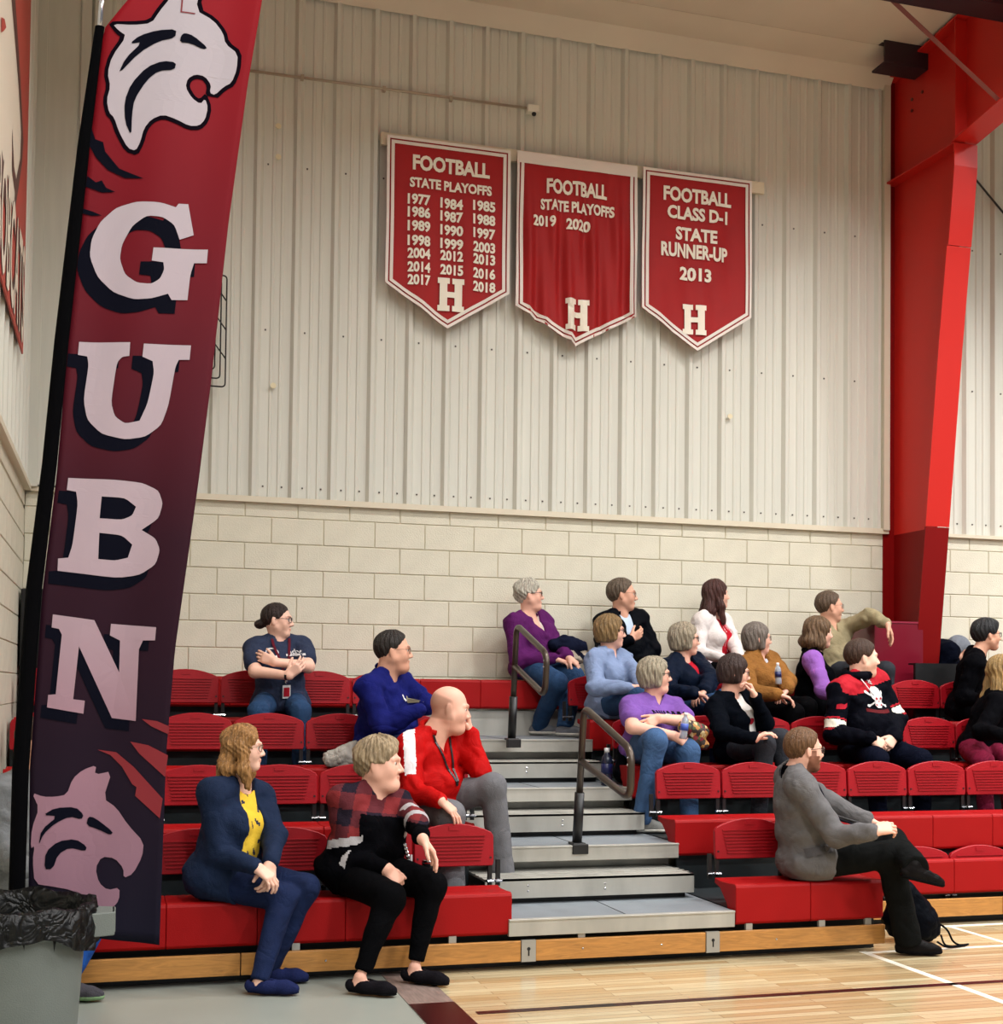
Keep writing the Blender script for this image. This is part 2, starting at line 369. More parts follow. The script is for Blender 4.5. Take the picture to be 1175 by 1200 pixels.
def flange(pts,m,nm,x0=XF0,x1=XF1,t=.014):
    n=len(pts); P=[np.array(p) for p in pts]; up=[];dn=[]
    for i,p in enumerate(P):
        d=P[min(i+1,n-1)]-P[max(i-1,0)]; d/=np.linalg.norm(d); q=np.array([-d[1],d[0]])*t/2; up.append(p+q); dn.append(p-q)
    return MB().prism([tuple(a) for a in up+dn[::-1]],x0,x1,'x').build(nm,m,fr)
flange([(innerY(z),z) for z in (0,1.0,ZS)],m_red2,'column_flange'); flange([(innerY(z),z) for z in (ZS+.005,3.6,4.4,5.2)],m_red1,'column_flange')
flange([(innerY(z)-.004,z) for z in (5.205,5.5,5.84,6.03)],m_red1,'column_flange',XF0+.01,XF1)
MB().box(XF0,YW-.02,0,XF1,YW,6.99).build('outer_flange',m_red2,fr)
def zr0(y): return 6.05+(YK-y)*.135
def zr1(y): return 6.995+(10.03-y)*.072
MB().prism([(9.0,7.06),(YK,6.05),(3.0,zr0(3.0)),(3.0,zr1(3.0))],6.629,6.641,'x').build('rafter_web',m_red1,fr)
flange([(YK+.03,6.045),(3.0,zr0(3.0))],m_red1,'rafter_flange'); flange([(YW,6.99),(3.0,zr1(3.0))],m_red1,'rafter_flange')
MB().box(XF0,8.995,6.06,6.629,9.01,7.05).build('stiffener',m_red1,fr); MB().box(6.641,8.995,6.06,XF1,9.01,7.05).build('stiffener',m_red1,fr)
MB().prism([(YW-.02,6.04),(YK,6.02),(YK,6.035),(YW-.02,6.055)],XF0,6.629,'x').build('stiffener',m_red1,fr)
for (y,z) in [(9.75,6.72),(9.75,6.62),(9.6,6.72)]:
    b=MB(); b.lathe([(.014,-.012),(.014,.0)],(0,0,0),8); V=np.concatenate(b.V)[:,[2,1,0]]+np.array([6.629,y,z]); obj('bolt',V,b.F,m_brz,fr)
p0=np.array([6.56,8.5,zr0(8.5)+.03]); p1=atY(1045,0,8.5); p2=p0+(p1-p0)*1.12
br=MB().tube([p0,p2],.022,4).build('flange_brace',m_brz,loc=tuple(p0)); tag(br,'thin reddish brown angle brace crossing in front of the red rafter','brace')
pu=thing('eave_purlin','short dark purple purlin end under the ceiling left of the red frame','beam',(6.4,9.7,6.9))
MB().box(6.20,9.52,6.90,6.63,9.54,7.10).box(6.20,9.52,7.08,6.63,9.72,7.10).box(6.20,9.52,6.88,6.63,9.72,6.90).build('web_plate',m_purl,pu,bevel=.004)
pq=atY(1140,4,8.3)
MB().box(4.6,8.28,pq[2]-.02,6.62,8.33,pq[2]+.16).box(4.6,8.2,pq[2]-.03,6.62,8.42,pq[2]-.02).build('roof_purlin',m_purl,loc=(5.5,8.3,pq[2])); tag(bpy.data.objects['roof_purlin'],'long dark roof purlin at the top right corner of the ceiling','beam')
cb=MB().tube([(6.9,YW-.05,6.70),(7.456,YW-.05,6.2),(9.3,YW-.05,4.5)],.009,6).build('brace_cable',mat('cable_black',(28,26,26),.5),loc=(7.4,YW-.05,6.2)); tag(cb,'thin black brace cable slanting across the metal wall right of the column','cable')
# burgundy guard box and the dark panel below the column
m_burg=mat('burgundy_panel',(112,14,34),.28,coat=.3)
gb=thing('guard_box','glossy burgundy guard box at the foot of the red column','guard',(6.33,9.7,1.2))
MB().box(6.10,9.50,1.14,6.57,9.52,2.085).box(6.10,9.52,1.14,6.12,9.95,2.085).box(6.55,9.52,1.14,6.57,9.75,2.085).build('panel',m_burg,gb,bevel=.003)
MB().box(6.095,9.495,2.085,6.575,9.53,2.10).build('top_edge',mat('burgundy_edge',(140,40,60),.3),gb)
m_dark=mat('black_steel',(7,7,9),.5)
dp=MB().box(6.36,9.30,1.14,7.9,9.33,1.73).box(6.36,9.30,1.73,7.9,9.40,1.745).build('rail_panel',m_dark,loc=(7.1,9.13,1.14)); tag(dp,'black panel closing the bleacher end below the red column','panel')
# conduit with sensor box, wire guard
m_cond=mat('galvanised_conduit',(176,164,146),.4,metal=.4)
ct=thing('conduit','thin metal conduit running across the ribbed wall to a small sensor box','conduit',(2,YW-.06,6.25))
MB().tube([(.6,YW-.062,6.243),(3.14,YW-.062,6.262)],.011,8).build('pipe',m_cond,ct,smooth=True)
for x in (1.3,1.95,2.5): MB().box(x-.012,YW-.075,6.23,x+.012,YW-.04,6.27).build('strap',m_cond,ct)
MB().box(3.14,YW-.10,6.225,3.24,YW-.02,6.285).build('sensor_box',mat('white_plastic',(232,228,214),.4),ct,bevel=.01)
MB().ball((3.2,YW-.075,6.215),(.02,.02,.018)).build('sensor_lens',m_dark,ct,smooth=True)
m_wire=mat('black_wire',(22,20,20),.45)
wg=thing('wire_guard','black wire guard cage fixed on the metal wall, mostly behind the feather flag','guard',(.5,YW-.1,3.75))
for (x0,x1,z0,z1,y) in [(-.05,.745,3.755,4.605,9.90),(0.0,.70,3.80,4.55,9.83),(.05,.655,3.85,4.4,9.76)]:
    P=rounded([(x0,y,z0),(x1,y,z0),(x1,y,z1),(x0,y,z1)],.03); MB().tube(P+[P[0]],.006,6,caps=False).build('wire_hoop',m_wire,wg)
for z in (4.44,4.22,4.0): MB().tube([(.745,9.90,z-.03),(.655,9.76,z+.04),(.05,9.76,z+.04),(-.05,9.90,z-.03)],.006,6).build('cross_wire',m_wire,wg)
# tall dark speaker cabinet in the left corner behind the flag
for x_,z_ in ((0.0,3.78),(.6,3.78),(0.0,4.58),(.6,4.58)): MB().tube([(x_,9.90,z_),(x_,YW-.0,z_)],.006,6).build('wall_bracket',m_wire,wg)
sp=MB().box(-.66,9.62,1.60,-.15,9.98,2.16).build('corner_cabinet',m_dark,loc=(-.4,9.8,1.6),bevel=.01); tag(sp,'black cabinet in the left wall corner behind the feather flag','cabinet')
# ================================================================ BLEACHERS
Y1,S,R,ZD,ZS1=6.5988,.75559,.28753,.26559,.41053
def YR(k): return Y1+S*k
def SZ(k): return ZS1+R*k
def DZ(k): return ZD+R*k if k>=0 else 0.
m_seat=mat('red_seat_plastic',(150,5,8),.55,spec=.2,bump=.12,bscale=160,var=.03,vscale=5)
m_back=mat('crimson_back_plastic',(152,10,24),.45,spec=.3,bump=.12,bscale=160,var=.03,vscale=5)
m_alu=mat('mill_aluminium',(176,174,166),.42,metal=.35,bump=.08,bscale=40,var=.14,vscale=6,stretch=(1,1,.3))
m_tread=mat('grey_deck',(124,131,137),.5,bump=.15,bscale=200,var=.10,vscale=3)
m_riser=mat('dark_riser',(34,41,44),.45,var=.1)
m_oak=mat('oak_kickboard',(178,124,62),.42,var=.22,vscale=5,stretch=(.8,6,7),distort=2.5,detail=6)
m_plate=mat('steel_plate',(170,168,162),.4,metal=.5)
m_chrome=mat('bracket_chrome',(200,200,205),.2,metal=1.)
bl=thing('bleachers','red seated bleachers with grey aisle steps and oak kickboard along the block wall','bleachers',(2.7,Y1,0))
# seat module: moulded bench unit one seat wide, curved under the front lip
PIT=.465
prof=[(0.012,-.225),(0,-.21),(0,-.02),(.006,-.006),(.02,0),(.10,-.006),(.20,-.008),(.27,0),(.27,-.03),(.20,-.05),(.12,-.12),(.07,-.225)]
def seat_mesh(w):
    o=MB().prism(prof,.0012,w-.0012,'x').build('seat_module',m_seat,bevel=.003,bseg=1)
    me=o.data; bpy.data.objects.remove(o); return me
sm=seat_mesh(PIT)
def bench(x0,x1,k,y=None,z=None):
    n=max(1,round((x1-x0)/PIT)); w=(x1-x0)/n
    for i in range(n):
        o=bpy.data.objects.new('seat_module',sm); link(o); o.parent=bl; o.location=np.array([x0+i*w,YR(k) if y is None else y,SZ(k) if z is None else z])-OFF[bl.name]; o.scale=(w/PIT,1,1)
    xc=(x0+x1)/2
XA0,XA1=2.045,3.345
XRND=9.3
for k in range(4):
    bench(XLW+.04,XA0,k); 
    if k==0: bench(3.356,4.30,0)
    else: bench(XA1-.02,XRND,k)
bench(4.36,XRND,0,y=7.26,z=.42)
bench(XLW+.04,6.05,4); bench(6.9,XRND,4)
# seat backs
def arch(w=.452,h0=.185,h1=.235,n=10):
    P=[(.006,0),(w-.006,0),(w,.02),(w,h0-.02)]
    for i in range(n+1):
        t=i/n; P.append((w-.012-(w-.024)*t,h0+(h1-h0)*math.sin(PI*t)**.8))
    P+=[(0,h0-.02),(0,.02)]; return P
def back_mesh():
    b=MB().prism(arch(),0,.028,'y')
    o=b.build('seat_back',m_back,bevel=.004,bseg=1)
    bm=bmesh.new(); bm.from_mesh(o.data)
    for i in range(8):
        z=.035+.019*i; x0=.075-.004*i; 
        ww=.452-2*x0
        r=bmesh.ops.create_cube(bm,size=1); 
        for v in r['verts']: v.co=Vector((.226+v.co.x*ww,-.001+v.co.y*.014,z+v.co.z*.007))
    r=bmesh.ops.create_cube(bm,size=1)
    for v in r['verts']: v.co=Vector((.226+v.co.x*.06,-.001+v.co.y*.006,.208+v.co.z*.022))
    bm.to_mesh(o.data); bm.free(); me=o.data; bpy.data.objects.remove(o); return me
bme=back_mesh()
scb=MB(); 
for x in (.018,.434): scb.box(x-.005,-.004,.04,x+.005,.001,.05)
o=scb.build('screw',m_dark); scm=o.data; bpy.data.objects.remove(o)
hb=MB().box(-.035,.012,-.115,-.012,.032,.03).box(.012,.012,-.115,.035,.032,.03)
o=hb.build('hinge_bracket',m_dark); hbm=o.data; bpy.data.objects.remove(o)
hc=MB().tube([(-.042,.0,-.085),(-.012,.0,-.085),(-.011,.02,-.085),(.011,.02,-.085),(.012,.0,-.085),(.042,.0,-.085)],.009,8)
o=hc.build('hinge_bolt',m_chrome); hcm=o.data; bpy.data.objects.remove(o)
def backs(x0,n,k,y=None,z=None,skip=()):
    y=YR(k)+.33 if y is None else y; z=SZ(k)+.098 if z is None else z
    for i in range(n):
        if i in skip: continue
        base=np.array([x0+i*PIT,y,z])-OFF[bl.name]
        o=bpy.data.objects.new('seat_back',bme); link(o); o.parent=bl; o.location=base; o.rotation_euler=(math.radians(-4),0,0)
        s=bpy.data.objects.new('screw',scm); link(s); s.parent=o
    for i in range(n+1):
        base=np.array([x0+i*PIT-.006,y,z])-OFF[bl.name]
        h=bpy.data.objects.new('hinge_bracket',hbm); link(h); h.parent=bl; h.location=base
        c=bpy.data.objects.new('hinge_bolt',hcm); link(c); c.parent=h
for k,xr in enumerate([2.045,2.10,2.12,2.09]):
    backs(xr-5*PIT+.005,5,k); x0_=XLW+.05; w_=xr-5*PIT-x0_
    o=bpy.data.objects.new('seat_back',bme); link(o); o.parent=bl; o.location=np.array([x0_,YR(k)+.33,SZ(k)+.098])-OFF[bl.name]; o.rotation_euler=(math.radians(-4),0,0); o.scale=(w_/PIT,1,1)
backs(3.392,2,0)
for k in (1,2): backs(3.345,12,k)
backs(3.28,12,3)
# folded backs under row two in the recessed bay
backs(4.80,9,0,y=7.30,z=.435-.17)
# decks and risers beneath the seats
for k in range(5):
    for (x0,x1) in [(XLW+.02,XA0-.02),(XA1+.02,XRND)]:
        y0=YR(k)+.05 if not(k==0 and x0>3) else YR(0)+.05
        if k<4:
            xs0=[(x0,x1,y0)] if not(k==0 and x0>3) else [(x0,4.28,YR(0)+.05),(4.36,XRND,7.30)]
            for (a,b,yy) in xs0: MB().box(a,yy,DZ(k)-.08,b,YR(k+1)+.06,DZ(k)).build('deck',m_riser,bl)
        if k>0: MB().box(x0,YR(k)+.06,DZ(k-1),x1,YR(k)+.08,DZ(k)).build('riser',m_riser,bl)
    if k==4: 
        MB().box(XA0-.02,YR(4)+.05,DZ(3),6.05,YR(4)+.07,SZ(4)-.24).build('riser',m_alu,bl)
        MB().box(XLW+.02,YR(4)+.05,DZ(4)-.05,XRND,YW-.06,DZ(4)).build('deck',m_riser,bl)
MB().box(XLW+.02,YR(0)+.09,.0,XA0-.03,YR(0)+.11,SZ(0)-.2).box(XA1,YR(0)+.09,0,4.28,YR(0)+.11,SZ(0)-.2).box(4.3,7.33,0,XRND,7.35,.25).box(XA0-.03,YR(0)+.09,0,XA1,YR(0)+.11,ZD-.09).build('understructure',m_dark,bl)
MB().box(4.285,YR(0)+.1,0,4.30,7.34,.2).build('understructure',m_dark,bl)
# aisle
for k in range(4):
    zt_=DZ(k); ye=YR(k+1)+.05
    MB().box(XA0-.02,YR(k)+.02,zt_-.03,XA1,ye,zt_).build('aisle_deck',m_tread,bl)
    MB().box(XA0-.02,YR(k)-.012,zt_-.088,XA1,YR(k)+.02,zt_+.002).box(XA0-.02,YR(k)-.018,zt_-.008,XA1,YR(k)-.01,zt_+.002).build('nosing',m_alu,bl,bevel=.002)
    MB().box(XA0-.02,YR(k)+.14,zt_-.3 if k else 0.0,XA1,YR(k)+.16,zt_-.05).build('aisle_riser',m_dark if k==0 else m_alu,bl)
    MB().box(2.70,YR(k)+.03,zt_,2.706,ye,zt_+.0015).build('deck_joint',m_dark,bl)
    if k<3:
        sz=zt_+.1437; ys_=YR(k)+.457; yb=YR(k+1)+.13
        b=MB().box(XA0-.02,ys_,sz-.11,XA1-.03,ys_+.012,sz).box(XA0-.02,ys_,sz-.012,XA1-.03,yb,sz)
        for q in (.07,.14,.21): b.box(XA0-.02,ys_+q,sz,XA1-.03,ys_+q+.02,sz+.004)
        b.build('step',m_alu,bl)
        MB().box(XA1-.045,ys_+.001,sz-.115,XA1-.028,yb,sz+.001).build('step_end_cap',m_riser,bl)
        MB().box(XA0,ys_+.06,zt_,XA1-.06,ys_+.08,sz-.02).build('step_support',m_dark,bl)
        for x in (2.28,2.75): 
            for dz in (.04,.07): MB().ball((x+.0,ys_-.001,sz-dz),(.006,.004,.006),8,5).build('rivet',m_chrome,bl)
# kickboard
def board(x0,x1,y,z0=.046,z1=.154): MB().box(x0,y-.02,z0,x1,y+.005,z1).build('kickboard',m_oak,bl,bevel=.003)
px0,px1=2.132,3.206
board(XLW+.05,.62,Y1+.0); board(.625,px0-.042,Y1); board(px0+.042,px1-.042,Y1); board(px1+.042,4.30,Y1)
for x in (px0,px1):
    MB().box(x-.04,Y1-.026,.044,x+.04,Y1-.004,.158).build('lock_plate',m_plate,bl)
    MB().lathe([(.012,-.002),(.012,.002)],(0,0,0),10).n
    b=MB().box(x-.004,Y1-.0275,.075,x+.004,Y1-.025,.108); b.ball((x,Y1-.026,.112),(.010,.002,.010),10,5); b.build('keyhole',m_dark,bl)
board(4.36,5.6,7.245,.055,.168); board(5.605,XRND,7.245,.055,.168)
for x in (1.72,2.44,3.44,3.9,4.2,.9): MB().box(x-.02,Y1+.0,.155,x+.02,Y1+.02,.19).build('bracket_tab',m_plate,bl)
for x in (2.44,2.9,3.6,1.05): MB().ball((x,Y1-.021,.1),(.006,.003,.006),8,5).build('screw',m_chrome,bl)
# handrails up the aisle
m_rail=mat('bronze_rail',(78,68,60),.32,metal=.6); m_sleeve=mat('black_sleeve',(20,20,22),.4)
def rail(P0,P1,P2,P3,P4,lab):
    t=thing('handrail',lab,'handrail',P0,'handrails in the aisle')
    lo=np.array(P0);hi=np.array(P1); d=(hi-lo)
    MB().tube([lo,lo+d*.38],.030,12).build('sleeve',m_sleeve,t,smooth=True)
    MB().box(P0[0]-.05,P0[1]-.07,P0[2]-.05,P0[0]+.05,P0[1]-.03,P0[2]+.01).box(P0[0]-.04,P0[1]-.05,P0[2],P0[0]+.04,P0[1]+.05,P0[2]+.015).build('base_bracket',m_sleeve,t,bevel=.004)
    path=rounded([lo+d*.36,hi,np.array(P2),np.array(P3),np.array(P4)],.09,6)
    MB().tube(path,.021,12).build('rail_loop',m_rail,t,smooth=True)
    for q in (np.array(P3)+(np.array(P2)-np.array(P3))*f for f in (.7,.85)):
        MB().ball(q+np.array([-.021,0,0]),.006,8,5).build('bolt',m_chrome,t)
rail((2.70,7.40,.553),(2.70,7.30,1.39),(2.70,6.55,1.165),(2.70,6.56,.90),(2.70,7.33,1.06),'bronze looped handrail with black post at the lower aisle steps')
rail((2.70,8.77,1.128),(2.70,8.68,1.945),(2.70,8.00,1.72),(2.70,8.04,1.45),(2.70,8.70,1.65),'bronze looped handrail with black post at the upper aisle steps')
# ================================================================ THREE FELT BANNERS
m_ban=mat('red_felt',(160,5,8),.7,bump=.1,bscale=200,var=.08,vscale=3); m_banw=mat('white_satin',(232,222,214),.55,bump=.1,bscale=30); m_let=mat('felt_lettering',(240,232,216),.6)
def banner(x0,x1,ztop,zside,ztip,lab,seed,amp,lines,topband,hz):
    y0=YW-.12; t=thing('championship_banner',lab,'banner',((x0+x1)/2,y0,ztop),'football banners on the metal wall'); xm=(x0+x1)/2; hw=(x1-x0)/2
    r=np.random.default_rng(seed); ph=r.uniform(0,6,6)
    def wave(x,z):
        q=(ztop-z); s=min(1,q*1.4)
        return amp*s*(math.sin((x-xm)*(34 if amp>.015 else 17)+ph[0]+q*1.5)+.6*math.sin((x-xm)*(57 if amp>.015 else 31)+ph[1]-q*2.2)+.4*math.sin((x-xm)*9+q*6+ph[2]))
    def fn(dy): return lambda u,v: (u,y0+wave(u,v)-dy,v)
    nu,nv=76,60; V=[];F=[]
    for j in range(nv+1):
        for i in range(nu+1):
            u=-1+2*i/nu; bot=zside+(ztip-zside)*(1-abs(u)); z=ztop+(bot-ztop)*j/nv; x=xm+hw*u; V.append((x,y0+wave(x,z),z))
    for j in range(nv):
        for i in range(nu): a=j*(nu+1)+i; F.append((a,a+1,a+nu+2,a+nu+1))
    o=obj('cloth',V,F,m_ban,t,smooth=True)
    def pent(e):
        s=e*1.25; return [(x0+e,ztop-e),(x1-e,ztop-e),(x1-e,zside+e*.5),(xm,ztip+e*1.15),(x0+e,zside+e*.5)]
    flatpoly('border_stripe',[pent(-.001),pent(.022)],m_banw,t,fn(.011),sub=.022)
    flatpoly('border_stripe',[pent(.034),pent(.060)],m_banw,t,fn(.011),sub=.022)
    if topband: flatpoly('top_hem',[[(x0,ztop+.01),(x1,ztop+.01),(x1,ztop-topband),(x0,ztop-topband)]],m_banw,t,fn(.010),sub=.03)
    for (s,cx,cz,size,w) in lines:
        o=textmesh('lettering',s,size*1.39,m_let,t,lambda u,v,cx=cx,cz=cz:(u+cx,y0+wave(u+cx,v+cz)-.012,v+cz),bold=.04,spacing=1.0,sub=.03,fit=w)
    # slab H
    hx,hz0,hw_,hh=hz; L=[]
    a=hw_/2;b=hh/2; st=hw_*.30; sb=hh*.17
    H=[(-a,b),(-a+st*1.5,b),(-a+st*1.5,b-sb),(-a+st*1.2,b-sb),(-a+st*1.2,sb/2),(a-st*1.2,sb/2),(a-st*1.2,b-sb),(a-st*1.5,b-sb),(a-st*1.5,b),(a,b),(a,b-sb),(a-st*.25,b-sb),(a-st*.25,-b+sb),(a,-b+sb),(a,-b),(a-st*1.5,-b),(a-st*1.5,-b+sb),(a-st*1.2,-b+sb),(a-st*1.2,-sb/2),(-a+st*1.2,-sb/2),(-a+st*1.2,-b+sb),(-a+st*1.5,-b+sb),(-a+st*1.5,-b),(-a,-b),(-a,-b+sb),(-a+st*.25,-b+sb),(-a+st*.25,b-sb),(-a,b-sb)]
    flatpoly('letter_h',[H],m_let,t,lambda u,v:(u+hx,y0+wave(u+hx,v+hz0)-.015,v+hz0),sub=.02)
    return t
def wz(px,py): p=atY(px,py,YW-.1); return p[0],p[2]
def tl(s,px,py,h,wpx):
    x,z=wz(px,py); d=np.linalg.norm(np.array(wz(px+wpx/2,py))-np.array(wz(px-wpx/2,py))); return (s,x,z,h,d*.97)
yrs=[('1977','1984','1985'),('1986','1987','1988'),('1989','1990','1997'),('1998','1999','2003'),('2004','2012','2013'),('2014','2015','2016'),('2017',None,'2018')]
yl=[(236,241,244),(251,256,260),(267,272,276),(284,288,292),(299,302,306),(315,318.5,322.5),(330,0,338)]
L1=[tl('FOOTBALL',528,198,.115,92),tl('STATE PLAYOFFS',527.5,221,.075,98)]
for a,b in zip(yrs,yl):
    for s,px,py in zip(a,(490,528,566),b):
        if s: L1.append(tl(s,px,py,.078,27))
h1=wz(527,347); 
X=lambda a,b:atY(a,b,YW-.1)
a,b=X(453,160),X(597,178)
banner(a[0],b[0],(a[2]+b[2])/2,X(458,333)[2]*.5+X(597,345)[2]*.5,X(524,386)[2],'red football banner with three columns of playoff years, left of the three',3,.009,L1,0,(h1[0],h1[1],.215,.265))
a,b=X(605,181),X(745,196)
L2=[tl('FOOTBALL',675,224,.115,72),tl('STATE PLAYOFFS',675.5,246,.085,88),tl('2019',636,261,.085,26),tl('2020',676,266,.085,29)]
h2=wz(674.5,370.5)
banner(a[0],b[0],(a[2]+b[2])/2,X(609,361)[2]*.5+X(738,370)[2]*.5,X(676,406)[2],'wrinkled red football banner with only two playoff years, middle of the three',5,.020,L2,.085,(h2[0],h2[1],.205,.26))
a,b=X(752,197),X(879,214)
L3=[tl('FOOTBALL',815.5,233,.115,81),tl('CLASS D-1',815.5,254,.105,72),tl('STATE',814,278,.105,50),tl('RUNNER-UP',812,297.5,.115,80),tl('2013',813,324,.105,38)]
h3=wz(811.5,376)
banner(a[0],b[0],(a[2]+b[2])/2,X(750,361)[2]*.5+X(876,373)[2]*.5,X(812,412)[2],'red football banner reading class D-1 state runner-up, right of the three',8,.007,L3,0,(h3[0],h3[1],.21,.255))
bt=MB().box(1.93,YW-.075,5.80,5.30,YW-.045,5.90).build('banner_batten',mat('cream_batten',(226,216,190),.6),loc=(3.6,YW-.06,5.85)); tag(bt,'long cream board on the metal wall that the three banners hang from','board')
# ================================================================ LEFT WALL BANNER
m_lb=mat('left_banner_red',(176,62,50),.6); m_lbw=mat('left_banner_cream',(226,214,196),.6); m_lbd=mat('left_banner_brown',(84,46,40),.6)
XB=XLW+.055
yb1=atX(27,415,XB)[1]; zb1=atX(27,415,XB)[2]; yb0=yb1-2.6; ztb=zb1+3.4
lb=thing('wall_banner','large red and cream banner on the left side wall with slanted lettering','banner',(XB,yb1-1.2,zb1))
MB().box(XB-.01,yb0,zb1,XB,yb1,ztb).build('cloth',m_lb,lb)
def lbp(nm,pts,m,dx): flatpoly(nm,[[tuple(atX(x,y,XB)[1:]) for x,y in pts]],m,lb,lambda u,v:(XB+dx,u,v))
lbp('figure_print',[(-20,-40),(10,-30),(14,10),(19,50),(22,110),(25,160),(23,190),(18,215),(15,250),(8,205),(0,190),(-20,160)],m_lbw,.003)
lbp('figure_outline',[(10,-30),(15,-30),(21,60),(24,110),(26.5,165),(25,190),(20,225),(15,255),(16.5,225),(13,200),(13.5,150),(15.5,195),(18,210),(23,185),(24,155),(21,100),(17,50)],m_lbd,.005)
lbp('figure_outline',[(0,170),(4,195),(9,235),(13,262),(8,255),(0,215)],m_lbd,.005)
lbp('figure_detail',[(0,20),(4,22),(6,32),(3,36),(0,38)],m_lb,.006)
ty0,ty1=atX(0,268,XB),atX(27,350,XB); hcap=abs(atX(13,285,XB)[2]-atX(13,331,XB)[2])*.62
y_a=yb1-.10; ln=1.9
def lett(m,dx,bold):
    o=textmesh('lettering','BOBCATS',1.0,m,lb,lambda u,v:(XB+dx,u,v),bold=bold,align='RIGHT',spacing=1.05)
    ys_=[v.co.y for v in o.data.vertices]; zs_=[v.co.z for v in o.data.vertices]; off=OFF[o.name]
    zc_=atX(26,355,XB)[2]; 
    for v in o.data.vertices:
        v.co.y=(v.co.y-max(ys_))/(max(ys_)-min(ys_))*ln+y_a-off[1]; v.co.z=(v.co.z-min(zs_))/(max(zs_)-min(zs_))*.62+zc_-.26-off[2]
lett(m_lbd,.004,.05); lett(m_lbw,.006,.015)
# ================================================================ IMPLICIT SURFACES FOR FIGURES
f32=np.float32
def A3(v): return np.array(v,f32)
def rc(a,b,ra,rb):
    a=A3(a);b=A3(b);ba=b-a;bb=float(ba@ba)+1e-9
    def f(p):
        q=p-a; t=np.clip(q@ba/bb,0,1); d=q-t[:,None]*ba
        return np.sqrt(np.einsum('ij,ij->i',d,d))-(ra+(rb-ra)*t)
    return f
def el(c,r,Mx=None):
    c=A3(c);r=A3(r); Mx=np.eye(3,dtype=f32) if Mx is None else np.asarray(Mx,f32)
    def f(p):
        q=(p-c)@Mx.T; u=q/r; k0=np.sqrt(np.einsum('ij,ij->i',u,u)); w=u/r; k1=np.sqrt(np.einsum('ij,ij->i',w,w))+1e-6
        return k0*(k0-1)/k1
    return f
def smin(a,b,k):
    h=np.maximum(k-np.abs(a-b),0)/k; return np.minimum(a,b)-h*h*k*.25
def smax(a,b,k): return -smin(-a,-b,k)
def union(fs,k):
    def f(p):
        d=fs[0](p)
        for g in fs[1:]: d=smin(d,g(p),k)
        return d
    return f
CORN=np.array([(i,j,k) for i in (0,1) for j in (0,1) for k in (0,1)])
def mesh_sdf(fn,lo,hi,h,B=6,lip=1.0):
    lo=np.array(lo,float);hi=np.array(hi,float)
    nb=np.maximum(1,np.ceil((hi-lo)/(h*B)).astype(int))
    bi=np.stack(np.meshgrid(*[np.arange(n) for n in nb],indexing='ij'),-1).reshape(-1,3)
    cen=lo+(bi+.5)*B*h
    d=fn(cen.astype(f32)); act=np.abs(d)<(B*h*.87*1.25+h)*lip+.012
    bi=bi[act]
    if len(bi)==0: return np.zeros((0,3)),np.zeros((0,4),int)
    r=np.arange(B+1); loc=np.stack(np.meshgrid(r,r,r,indexing='ij'),-1).reshape(-1,3)
    gi=(bi[:,None,:]*B+loc[None]).reshape(-1,3)
    P=(lo+gi*h).astype(f32)
    D=np.empty(len(P),f32)
    for s in range(0,len(P),400000): D[s:s+400000]=fn(P[s:s+400000])
    D=D.reshape(len(bi),B+1,B+1,B+1)
    # cell vertices
    S=[D[:,i:B+i,j:B+j,k:B+k] for (i,j,k) in CORN]
    mn=np.minimum.reduce(S);mx=np.maximum.reduce(S)
    m=(mn<0)&(mx>=0); ib,ix,iy,iz=np.nonzero(m)
    vals=np.stack([s[ib,ix,iy,iz] for s in S],1)
    acc=np.zeros((len(ib),3));cnt=np.zeros(len(ib))
    E=[(a,b) for a in range(8) for b in range(a+1,8) if np.abs(CORN[a]-CORN[b]).sum()==1]
    for a,b in E:
        va,vb=vals[:,a],vals[:,b]; s=(va<0)!=(vb<0)
        t=np.where(s,va/np.where(s,va-vb,1),0)[:,None]; pt=CORN[a]+t*(CORN[b]-CORN[a]); acc+=pt*s[:,None]; cnt+=s
    cell=bi[ib]*B+np.stack([ix,iy,iz],1); V=lo+(cell+acc/cnt[:,None])*h
    N=(nb*B+3).astype(np.int64)
    key=(cell[:,0]*N[1]+cell[:,1])*N[2]+cell[:,2]; order=np.argsort(key); ks=key[order]
    def find(c):
        k=(c[:,0]*N[1]+c[:,1])*N[2]+c[:,2]; i=np.searchsorted(ks,k); i=np.clip(i,0,len(ks)-1); ok=ks[i]==k; return order[i],ok
    Q=[]
    for ax in range(3):
        sl0=[slice(0,B)]*3; sl1=[slice(0,B)]*3; sl1[ax]=slice(1,B+1)
        a=D[(slice(None),)+tuple(sl0)]; b=D[(slice(None),)+tuple(sl1)]
        s=(a<0)!=(b<0); jb,jx,jy,jz=np.nonzero(s); c=bi[jb]*B+np.stack([jx,jy,jz],1); flip=a[jb,jx,jy,jz]<0
        u,v=[(1,2),(2,0),(0,1)][ax]; eu=np.zeros(3,int);eu[u]=1;ev=np.zeros(3,int);ev[v]=1
        idx=[];ok=np.ones(len(c),bool)
        for off in (-eu-ev,-ev,0*eu,-eu):
            i,o=find(c+off); idx.append(i); ok&=o
        q=np.stack(idx,1); q[~flip]=q[~flip][:,::-1]; Q.append(q[ok])
    F=np.concatenate(Q) if Q else np.zeros((0,4),int)
    # keep only used vertices
    used=np.zeros(len(V),bool); used[F.ravel()]=True; mp=np.cumsum(used)-1
    return V[used],mp[F]
def nrm(v): v=np.array(v,float); return v/(np.linalg.norm(v)+1e-12)
